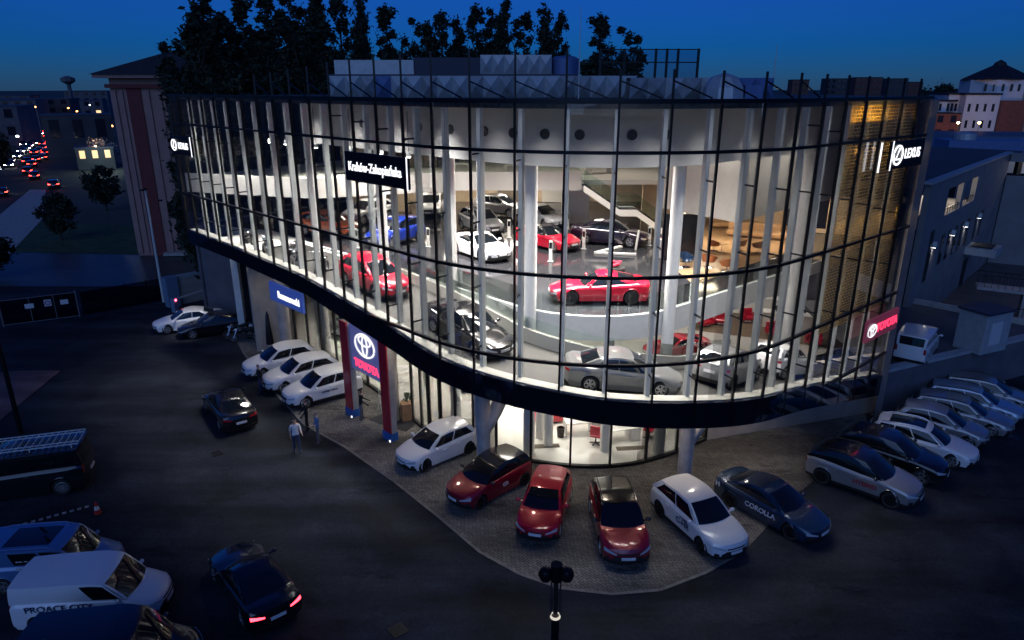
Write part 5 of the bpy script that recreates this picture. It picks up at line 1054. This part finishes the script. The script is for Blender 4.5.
for i, (x, y, rz, lb) in enumerate(((14.0, 47.2, 30, 'first red armchair from the left on the ground floor carpet'), (15.2, 47.6, -20, 'second red armchair from the left on the ground floor carpet'), (18.2, 45.2, 20, 'third red armchair on the carpet, beside the white counter'), (20.2, 43.3, -30, 'rightmost red armchair on the ground floor carpet'), (17.4, 48.2, 10, 'red armchair at the back of the carpet'))):
    r = empty('red_armchair', (x, y, .07), R(rz), lb, 'armchair'); bevel(MB().box(-.4, .4, -.4, .35, .18, .45).build('seat', 'paint_red', r), .08); bevel(MB().box(-.42, .42, .25, .42, .3, .95).build('backrest', 'paint_red', r), .07)
    for s in (-1, 1): bevel(MB().box(s * .48 - .08, s * .48 + .08, -.4, .3, .2, .65).build('armrest', 'paint_red', r), .05)
    MB().lathe([(.02, .18), (.03, .02), (.25, .0)], 14).build('foot', 'chrome', r)
for x, y, w_, rz, lb in ((17.5, 51, 9, -20, 'long white counter lit from above at the back of the ground floor'), (19.6, 46.4, 3.4, -22, 'short white counter beside the red armchairs')):
    r = empty('reception_counter', (x, y, .064), R(rz), lb, 'counter'); bevel(MB().box(-w_ / 2, w_ / 2, 0, .8, 0, 1.1).build('body', 'desk_white', r), .02); MB().box(-w_ / 2 - .05, w_ / 2 + .05, -.08, .86, 1.104, 1.15).build('top', 'white_wall', r)
    for i in range(2): m = MB().box(-w_ / 4 + i * w_ / 2 - .25, -w_ / 4 + i * w_ / 2 + .25, .35, .39, 1.25, 1.6).build('monitor', 'trim_black', r); MB().bar((-w_ / 4 + i * w_ / 2, .38, 1.15), (-w_ / 4 + i * w_ / 2, .38, 1.3), .05).build('monitor_foot', 'trim_black', m)
# lounge on the deck
LZ = 7.022
def tub_chair(loc, rz, m, lb, grp=None):
    r = empty('tub_chair', loc, R(rz), lb, 'armchair', grp); s = MB(); n = 14; vs = []; fs = []
    for i in range(n + 1):
        a = PI * (-.15 + 1.3 * i / n); hgt = .55 + .25 * math.sin(PI * i / n)
        for rr, z in ((.34, .38), (.45, hgt), (.39, hgt + .02), (.28, .40)): vs.append((rr * math.cos(a), rr * math.sin(a), z))
    for i in range(n):
        for k in range(4): a = i * 4 + k; b = i * 4 + (k + 1) % 4; fs.append((a, b, b + 4, a + 4))
    fs += [(0, 1, 2, 3), (n * 4, n * 4 + 1, n * 4 + 2, n * 4 + 3)]; s.add(vs, fs); s.build('shell', m, r, 50); MB().lathe([(.01, .32), (.33, .34), (.34, .42), (.01, .45)], 18).build('seat', m, r, 50)
    MB().lathe([(.03, .33), (.03, .04), (.26, .02), (.26, 0)], 16).build('pedestal', 'chrome', r, 40); return r
for px, py, m, rz, lb in ((727, 266, 'tan_leather', 200, 'orange tub chair nearest the deck edge in the lounge'), (709, 262, 'tan_leather', 150, 'orange tub chair left of the nearest one'), (740, 246, 'tan_cloth', 240, 'tan tub chair beside the curved sofa'), (714, 246, 'tan_leather', 100, 'orange tub chair facing the dark screen'), (759, 248, 'tan_cloth', 200, 'tan tub chair at the right of the lounge')):
    q = at(px, py, LZ + .3); tub_chair((q.x, q.y, LZ), rz, m, lb)
q = at(686, 262, LZ + .3); tub_chair((q.x, q.y, LZ), 20, 'paint_navy', 'dark blue high tub chair before the black screen')
for px, py, lb in ((676, 268, 'small round white table beside the blue chair'), (692, 276, 'small round dark table near the balustrade'), (722, 244, 'small round table between the orange chairs')):
    q = at(px, py, LZ + .5); r = empty('side_table', (q.x, q.y, LZ), 0, lb, 'table'); MB().lathe([(.01, .50), (.34, .50), (.35, .53), (.01, .53)], 20).build('top', 'desk_white' if 'white' in lb else 'tan_cloth', r, 40); MB().lathe([(.03, .5), (.03, .03), (.22, .0)], 14).build('pedestal', 'chrome', r, 40)
q = at(684, 250, LZ + .8); r = empty('display_screen', (q.x, q.y + 1.2, LZ), R(-4), 'tall black display screen standing in the lounge', 'screen'); bevel(MB().box(-1.0, 1.0, -.08, .08, .1, 2.6).build('panel', 'sign_black', r), .02); MB().box(-.8, .8, -.3, .3, 0, .1).build('foot', 'trim_black', r)
for px, py, w_, rz, lb in ((760, 232, 4.2, -25, 'long tan sofa with a rounded end in the lounge'), (735, 222, 3.4, 0, 'low tan bench at the back of the lounge'), (775, 222, 3.0, -20, 'tan counter bench under the dark screen wall')):
    q = at(px, py, LZ + .4); r = empty('lounge_sofa', (q.x, q.y, LZ), R(rz), lb, 'sofa'); bevel(MB().box(-w_ / 2, w_ / 2, -.45, .45, .12, .45).build('seat', 'tan_cloth', r), .12, 3); bevel(MB().box(-w_ / 2, w_ / 2, .3, .6, .3, .9).build('backrest', 'tan_cloth', r), .1, 3)
q = at(800, 215, 9); r = empty('wall_screen', (18.6, 43.6, 8.0), R(-30), 'dark wall screen behind the hanging volume in the lounge', 'screen'); MB().box(-1.3, 1.3, -.06, .06, 0, 2.0).build('panel', 'sign_black', r)
MB().box(-.1, .1, -.05, .05, -.98, 0).build('stand', 'trim_black', r)
rc_ = empty('reception_counter', (9.0, 39.5, LZ), R(10), 'small white pedestal desk near the deck columns', 'counter'); bevel(MB().box(-.5, .5, -.35, .35, 0, 1.1).build('body', 'desk_white', rc_), .03); MB().box(-.35, .3, -.2, .2, 1.1, 1.16).build('folder', 'paint_red', rc_)
fx = empty('display_stand', (6.2, 40.4, LZ), R(12), 'white zigzag floor stand before the purple saloon', 'stand'); MB().bar((-1.2, .2, .05), (.9, 1.5, .05), .25, .1).build('long_arm', 'white_wall', fx); MB().bar((-1.2, .2, .05), (1.0, -.7, .05), .25, .1).build('short_arm', 'white_wall', fx); MB().bar((1.5, .6, 0), (1.65, .6, 1.2), .22, .05).build('info_post', 'white_wall', fx)
ig = 'white information posts beside the cars on the deck'; ip0 = None
for x, y in ((-9.6, 41.9), (-5.2, 42.2), (-.2, 45.0), (3.9, 47.9), (4.4, 41.6), (8.6, 42.6), (-4.3, 47.6), (2.2, 38.4), (-8.3, 48.9)):
    if ip0 is None:
        ip0 = empty('information_post', (x, y, Z + .022), 0, 'slim white information post standing beside a car on the deck', 'stand', ig); bevel(MB().box(-.10, .10, -.03, .03, .02, 1.2).build('board', 'white_wall', ip0), .01); MB().box(-.16, .16, -.13, .13, 0, .02).build('foot', 'pale_steel', ip0); MB().box(-.08, .08, -.036, -.031, .75, 1.1).build('screen', 'sign_black', ip0)
    else:
        o = copy_tree(ip0); o.location = (x, y, Z + .022); o.rotation_euler = (0, 0, random.uniform(-.6, .6))
ds = empty('info_stand', (1.0, 40.6, LZ), 0, 'white upright info stand before the red coupe on the deck', 'stand'); MB().box(-.14, .14, -.03, .03, .02, 1.25).build('board', 'white_wall', ds); MB().box(-.2, .2, -.15, .15, 0, .02).build('foot', 'pale_steel', ds)
fb_ = empty('flower_stand', (5.2, 33.5, LZ), 0, 'dark plinth with red flowers behind the red sports coupe', 'flowers'); MB().lathe([(.01, 0), (.5, 0), (.45, .9), (.01, .9)], 18).build('plinth', 'trim_black', fb_, 40); [MB().ell((.17 * math.cos(k_ * 1.3) * (k_ > 0), .17 * math.sin(k_ * 1.3) * (k_ > 0), 1.02 + .07 * (k_ % 3)), (.10, .10, .09), 8, 6).build('bloom', mat('blooms', (.5, .01, .04), .7, var=.4, vscale=14), fb_) for k_ in range(6)]
gb = empty('glass_showcase', (-3.6, 31.0, 0), 0); bpy.data.objects.remove(gb)
# track spots hanging near the glass, left half
spots = [(-17.8, 3.0), (-15.9, 3.0), (-12.6, 3.0), (-9.2, 3.0), (-7.1, 3.2), (-5.0, 3.4)]
sp0 = None
for i, (s, off) in enumerate(spots):
    p = Fp(s, off); z = 13.45
    if sp0 is None:
        sp0 = empty('spot_lamp', (p.x, p.y, z), 0, 'small bright spot lamp hanging behind the left glass', 'lamp', 'spot lamps hanging behind the left glass'); MB().tube([(0, 0, .1), (0, 0, 2.0)], .015, 6).build('stem', 'black_metal', sp0); MB().lathe([(.01, .22), (.09, .2), (.11, .0)], 14).build('housing', 'pale_steel', sp0, 40); MB().ell((0, 0, 0), (.1, .1, .06), 10, 6).build('bulb', glow('spot_glow', (1, .95, .85), 25), sp0)
    else:
        o = copy_tree(sp0); o.location = (p.x, p.y, z)
# entrance things
q = at(407, 419); pb_ = empty('planter', (q.x, q.y, .006), R(20), 'timber planter box with a sprig of green at the entrance', 'planter'); bevel(MB().box(-.28, .28, -.28, .28, 0, .95).build('box', mat('planter_wood', (.45, .26, .13), .6, var=.15), pb_), .01)
lv = MB(); rr = random.Random(5)
for i in range(40):
    a = rr.random() * 6.28; d = rr.random() * .2; z = 1. + rr.random() * .4; s_ = .09; lv.add([(d * math.cos(a), d * math.sin(a), z), (d * math.cos(a) + s_, d * math.sin(a), z + .05), (d * math.cos(a) + s_ * .5, d * math.sin(a) + s_, z + .12)], [(0, 1, 2)])
lv.build('sprig', 'leaf_green', pb_, fixn=False)
dm_ = [at(368, 420), at(398, 408), at(432, 412), at(406, 432)]; tag(MB().prism([(p.x, p.y) for p in dm_], .006, .02).build('door_mat', mat('mat_grey', (.05, .05, .055), .95, var=.2, vscale=8)), 'dark grey door mat at the glass entrance', 'mat')
dr_ = empty('drying_rack', (-6.7, 33.6, .006), R(30), 'thin wire stand inside the shop window by the entrance', 'rack')
for x in (-.4, .4): MB().tube([(x, -.3, 0), (x, 0, 1.3), (x, .3, 0)], .012, 6).build('leg', 'pale_steel', dr_)
for z in (.5, .9, 1.28): MB().bar((-.4, 0, z), (.4, 0, z), .02).build('bar', 'pale_steel', dr_)
q = at(271, 350); ps = empty('closed_parasol', (q.x, q.y, .006), 0, 'closed black parasol standing against the stone wall', 'parasol'); MB().tube([(0, 0, .06), (0, 0, 2.5)], .03, 8).build('pole', 'black_metal', ps); MB().lathe([(.02, 2.7), (.10, 2.4), (.22, 1.0), (.26, .45), (.2, .42), (.02, .5)], 12).build('folded_canopy', 'sign_black', ps, 40); MB().lathe([(.01, 0), (.3, 0), (.3, .06), (.01, .07)], 16).build('base', 'concrete', ps)
q = at(256, 333); bx = empty('doormat', (q.x, q.y, .006), R(-40), 'small dark mat by the corner pier', 'mat'); MB().box(-.5, .5, -.3, .3, 0, .02).build('pad', 'mat_grey', bx)
# things on the balcony
for i, (x, y, w_, lb) in enumerate(((-9.5, 47.8, 1.8, 'desk at the left of the dim balcony office'), (-4, 49.5, 1.8, 'desk in the middle of the dim balcony office'), (.5, 49, 2., 'desk near the stair head on the balcony'), (6, 50, 2.2, 'desk right of the stair head on the balcony'))): desk((x, y, 10.604), 180 + 8 * i, lb, w_)
for i, (x, lb) in enumerate(((-12, 'tall dark cabinet at the left end of the balcony'), (-6.8, 'tall dark cabinet between two balcony desks'), (8.2, 'dark cabinet at the right end of the balcony'))):
    r = empty('cabinet', (x, 54, 10.604), 0, lb, 'cabinet'); MB().box(-1.1, 1.1, 0, .5, 0, 2.1).build('carcass', 'trim_black', r)
    for k in (-1, 1): MB().box(k * .55 - .52, k * .55 + .52, -.02, 0, .05, 2.05).build('door', 'bronze_panel', r)
# ------------------------------------------------------------------ people
mat('skin', (.45, .27, .2), .6); mat('hair_dark', (.02, .015, .012), .7); mat('hair_grey', (.25, .24, .24), .7); mat('shirt_white', (.72, .70, .70), .8); mat('shirt_blue', (.06, .14, .34), .8); mat('cloth_black', (.01, .01, .012), .85); mat('jeans', (.03, .05, .11), .85); mat('trouser_grey', (.12, .12, .14), .85); mat('shoe', (.03, .025, .02), .6); mat('eye', (.01, .01, .01), .2)
def person(loc, rz, lb, top, legs, hair, stride=0., armL=(0, 0), armR=(0, 0), lean=0., sc=1., sleeves=False, bag=False):
    """one skinned figure facing +x; stride m, arm (swing, bend) in radians"""
    V = []; E = []; RD = []
    def v(p, r, par=None):
        V.append(Vector(p)); RD.append(r); i = len(V) - 1
        if par is not None: E.append((par, i))
        return i
    pel = v((0, 0, .96), (.125, .16)); wa = v((.0, 0, 1.10), (.10, .145), pel); chs = v((lean * .3, 0, 1.30), (.115, .175), wa); ut = v((lean * .42, 0, 1.43), (.085, .14), chs); nk = v((lean * .5, 0, 1.52), (.052, .052), ut); h0 = v((lean * .5 + .015, 0, 1.60), (.078, .068), nk); h1 = v((lean * .5 + .02, 0, 1.69), (.098, .078), h0); h2 = v((lean * .5 + .012, 0, 1.765), (.062, .055), h1)
    v((lean * .5 + .118, 0, 1.655), (.014, .012), h1)
    for s in (1, -1):
        st = stride * s; hip = v((0, s * .095, .90), (.088, .088), pel); kn = v((st * .55 + .02, s * .10, .50), (.058, .058), hip); an = v((st * 1.0 - .01, s * .10, .09), (.038, .038), kn); to = v((st * 1.0 + .13, s * .115, .045), (.032, .042), an); v((st - .06, s * .10, .045), (.03, .035), an)
        sw, bn = armL if s > 0 else armR; sh = v((lean * .42, s * .195, 1.405), (.055, .055), ut); el = sh_ = None
        d1 = Vector((math.sin(sw), .12 * s, -math.cos(sw))).normalized(); e = v(V[sh] + d1 * .28, (.042, .042), sh); d2 = Vector((math.sin(sw + bn), .02 * s, -math.cos(sw + bn))).normalized(); w_ = v(V[e] + d2 * .25, (.027, .03), e); pm_ = v(V[w_] + d2 * .075, (.018, .036), w_)
        for k in range(4):
            o = Vector((1, 0, 0)) * ((k - 1.5) * .021); f1 = v(V[pm_] + d2 * .045 + o, (.0085, .0085), pm_); v(V[f1] + d2 * (.034 - .005 * abs(k - 1.2)) + Vector((0, -s * .012, 0)), (.0075, .0075), f1)
        t1 = v(V[w_] + d2 * .045 + Vector((.042, 0, 0)), (.0095, .0095), w_); v(V[t1] + d2 * .035 + Vector((.012, 0, 0)), (.008, .008), t1)
    me = bpy.data.meshes.new('person_cage'); me.from_pydata([tuple(p) for p in V], E, []); tmp = bpy.data.objects.new('person_cage', me); COL.objects.link(tmp)
    md = tmp.modifiers.new('skin', 'SKIN'); md.use_smooth_shade = True; ss_ = tmp.modifiers.new('sub', 'SUBSURF'); ss_.levels = 2; ss_.render_levels = 2
    for i, r in enumerate(RD): me.skin_vertices[0].data[i].radius = r; me.skin_vertices[0].data[i].use_root = (i == 0)
    dg = bpy.context.evaluated_depsgraph_get(); m2 = bpy.data.meshes.new_from_object(tmp.evaluated_get(dg)); bpy.data.objects.remove(tmp)
    m2.materials.clear()
    for k in ('skin', top, legs, hair, 'shoe'): m2.materials.append(MATS[k])
    hx = lean * .5 + .02
    for f in m2.polygons:
        p = f.center; f.use_smooth = True; arm = abs(p.y) > .215 + .0 * p.z and p.z < 1.42; hand = arm and p.z < 1.42
        if p.z > 1.52: f.material_index = 3 if (p.z > 1.715 or (p.x < hx - .01 and p.z > 1.58)) else 0
        elif p.z > 1.47: f.material_index = 0
        elif arm and p.z < (1.16 if not sleeves else .82): f.material_index = 0
        elif p.z > .93 or arm: f.material_index = 1
        elif p.z > .085: f.material_index = 2
        else: f.material_index = 4
    r = empty('person', loc, R(rz), lb, 'person'); r.scale = (sc,) * 3; b = link('body', m2, r)
    for s in (1, -1): MB().ell((hx + .088, s * .032, 1.685), (.012, .013, .010), 8, 6).build('eye', 'eye', r, 60); MB().ell((hx - .005, s * .088, 1.66), (.022, .014, .034), 8, 6).build('ear', 'skin', r, 60)
    MB().ell((hx + .088, 0, 1.615), (.012, .026, .008), 8, 6).build('mouth', mat('lips', (.3, .1, .09), .6), r, 60)
    return r
q = at(297.5, 452); person((q.x, q.y, 0), -60, 'person in a white short-sleeved shirt and dark trousers walking across the lot', 'shirt_white', 'jeans', 'hair_dark', .14, (.35, .9), (-.3, .6))
q = at(319, 443.5); person((q.x, q.y, 0), 205, 'person in a blue shirt standing behind the walker in white', 'shirt_blue', 'trouser_grey', 'hair_grey', .05, (.3, 1.2), (.1, .4))
q = at(308, 431); person((q.x, q.y, 0), 200, 'person all in black standing by the nearest white crossover', 'cloth_black', 'cloth_black', 'hair_dark', .04, (.2, .5), (.2, .6), sleeves=True, sc=1.03)
q = at(261.5, 393); person((q.x, q.y, 0), 215, 'person in dark clothes walking between the two farther white crossovers', 'cloth_black', 'jeans', 'hair_dark', .12, (-.3, .4), (.3, .6), sleeves=True, sc=1.)
q = at(362, 420); person((q.x, q.y, .005), 10, 'person in dark top and grey trousers leaning beside the left red pylon', 'cloth_black', 'trouser_grey', 'hair_dark', .06, (.3, .8), (.2, .7), sleeves=True, lean=.1)
# ------------------------------------------------------------------ light
WARM = (1, .87, .70); K = 1.75
for s in MULL:  # added fill strips without fixtures, brightening the outer faces of the steel posts
    p, n_ = Fp(s, .06), Fn(s); zb_ = bandtop(s) + .3; hgt = 15.6 - zb_
    lm_ = frame((p.x, p.y, (zb_ + 15.6) / 2), (-n_.y, n_.x, 0), (0, 0, 1)); lo = lamp('AREA', (0, 0, 0), (1.15 if s < -4 else .62 if s < 18 else 1.1) * hgt, (1, .96, .90), .05, size_y=hgt, name='post_fill_light'); lo.matrix_world = frame((p.x, p.y, (zb_ + 15.6) / 2), (n_.y, -n_.x, 0), (0, 0, -1)) if False else Matrix.LocRotScale(Vector((p.x, p.y, (zb_ + 15.6) / 2)), Vector((-n_.x, -n_.y, 0)).to_track_quat('Z', 'Y'), None)
for s in (-22, -18, -14, -10, -6.5, -3, .5, 4, 7.5, 11, 14.5, 18.5, 22.5): p = Fp(s, 2.3); lamp('AREA', (p.x, p.y, 15.7), 600 if s < -2 else 130, (1, .95, .88), 1.6, spread=R(84))
for s in (-20, -15, -10, -5, -.5, 4, 8.5, 13, 18, 23): p = Fp(s, 7.5); lamp('AREA', (p.x, p.y, 15.7), (420 if s > -4 else 760) * K, (1, .91, .80), 2.2, spread=R(96))
for x, y, pw in ((-9, 46.6, 260), (-3, 41.5, 420), (3, 40, 420), (9, 40, 380), (14.5, 37.5, 300)): lamp('AREA', (x, y, 15.7), pw * K, (1, .91, .80), 3.0, spread=R(110))
for x, y, pw in ((-10, 51, 130), (-4.5, 53, 150), (1, 53, 170), (6, 52, 120), (-8, 57.5, 90), (0, 57.5, 110)): lamp('AREA', (x, y, 10.2), pw * K, WARM, 1.6)
for x, y, pw in ((12.5, 43, 130), (17, 42, 150), (20, 45, 110)): lamp('AREA', (x, y, 9.8), pw * K, (1, .8, .56), 1.4)
for x, y, pw in ((-6, 49.5, 60), (2, 49.5, 60), (8, 49.5, 60)): lamp('AREA', (x, y, 15.7), pw * K, WARM, 1.5)
# ground floor
for s in (-18, -14, -10, -6, -2, 2, 6, 10, 14): p = Fp(s, 7.6); lamp('AREA', (p.x, p.y, 5.9), 210 * (2.8 if s < -4 else 1. if s < -1 else .24), (1, .93, .84), 1.8, spread=R(130))
for x, y, pw in ((-3, 40, 200), (4, 40, 260), (11, 40, 280), (17, 44.5, 300), (4, 48, 200), (15, 49.5, 240), (21, 49, 220), (-9, 44, 160)): lamp('AREA', (x, y, 6.2), pw * .62, (1, .93, .84), 2.2)
# downlights under the overhang
for s, pw in ((-21.5, 22), (-18, 26), (-14, 26), (-10.5, 34), (-7, 40), (-3.5, 34), (0, 22), (4, 16), (8, 16), (11, 26), (13.5, 34), (16, 34), (19, 18)): p = Fp(s, 2.0); lamp('SPOT', (p.x, p.y, bandbot(s) - .05), pw * 3.6, (1, .84, .66), .12, spot=R(125))
# golden wash on the mesh top
for s, pw in ((20.1, 90), (20.9, 120), (21.7, 120), (22.5, 90), (23.4, 20), (24.6, 8), (26, 8)): p = Fp(s, .1); lamp('SPOT', (p.x, p.y, 14.95), pw, (1, .62, .14), .03, rot=(PI, 0, 0), spot=R(150))
for s in (20.4, 22.2, 24, 25.8):  # added spots without fixtures, brightening the mesh below its top
    for z in (14.3, 11.2): p = Fp(s, .1); lamp('SPOT', (p.x, p.y, z), 26, (1, .74, .36), .03, spot=R(160))
# sky and afterglow
w = bpy.data.worlds.new('World'); scn.world = w; w.use_nodes = True; n, l = w.node_tree.nodes, w.node_tree.links; bg = n['Background']
sk = n.new('ShaderNodeTexSky'); sk.sky_type = 'NISHITA'; sk.sun_disc = False; sk.sun_elevation = R(SUN_EL); sk.sun_rotation = R(SUN_ROT); sk.altitude = 200; sk.air_density = 1.0; sk.dust_density = .2; sk.ozone_density = 10.0
hs = n.new('ShaderNodeHueSaturation'); hs.inputs['Saturation'].default_value = SKY_SAT; l.new(sk.outputs[0], hs.inputs['Color']); tn = n.new('ShaderNodeVectorMath'); tn.operation = 'MULTIPLY'; tn.inputs[1].default_value = SKY_TINT; l.new(hs.outputs[0], tn.inputs[0]); l.new(tn.outputs[0], bg.inputs[0]); bg.inputs['Strength'].default_value = SKY_STR
sd = bpy.data.lights.new('afterglow', 'SUN'); sd.energy = SUN_STR; sd.angle = R(60); sd.color = SUN_COL; sd.specular_factor = .35; so = bpy.data.objects.new('afterglow', sd); COL.objects.link(so); so.rotation_euler = (R(62), 0, R(-15))
# ------------------------------------------------------------------ render settings
scn.view_settings.view_transform = 'Standard'; scn.view_settings.look = 'None'; scn.view_settings.gamma = 1; scn.view_settings.use_curve_mapping = False; scn.view_settings.exposure = .22
cy = scn.cycles; cy.max_bounces = 8; cy.diffuse_bounces = 3; cy.glossy_bounces = 4; cy.transmission_bounces = 4; cy.transparent_max_bounces = 40; cy.sample_clamp_indirect = 4; cy.sample_clamp_direct = 0; cy.use_denoising = True; cy.caustics_reflective = False; cy.caustics_refractive = False
cy.use_light_tree = True
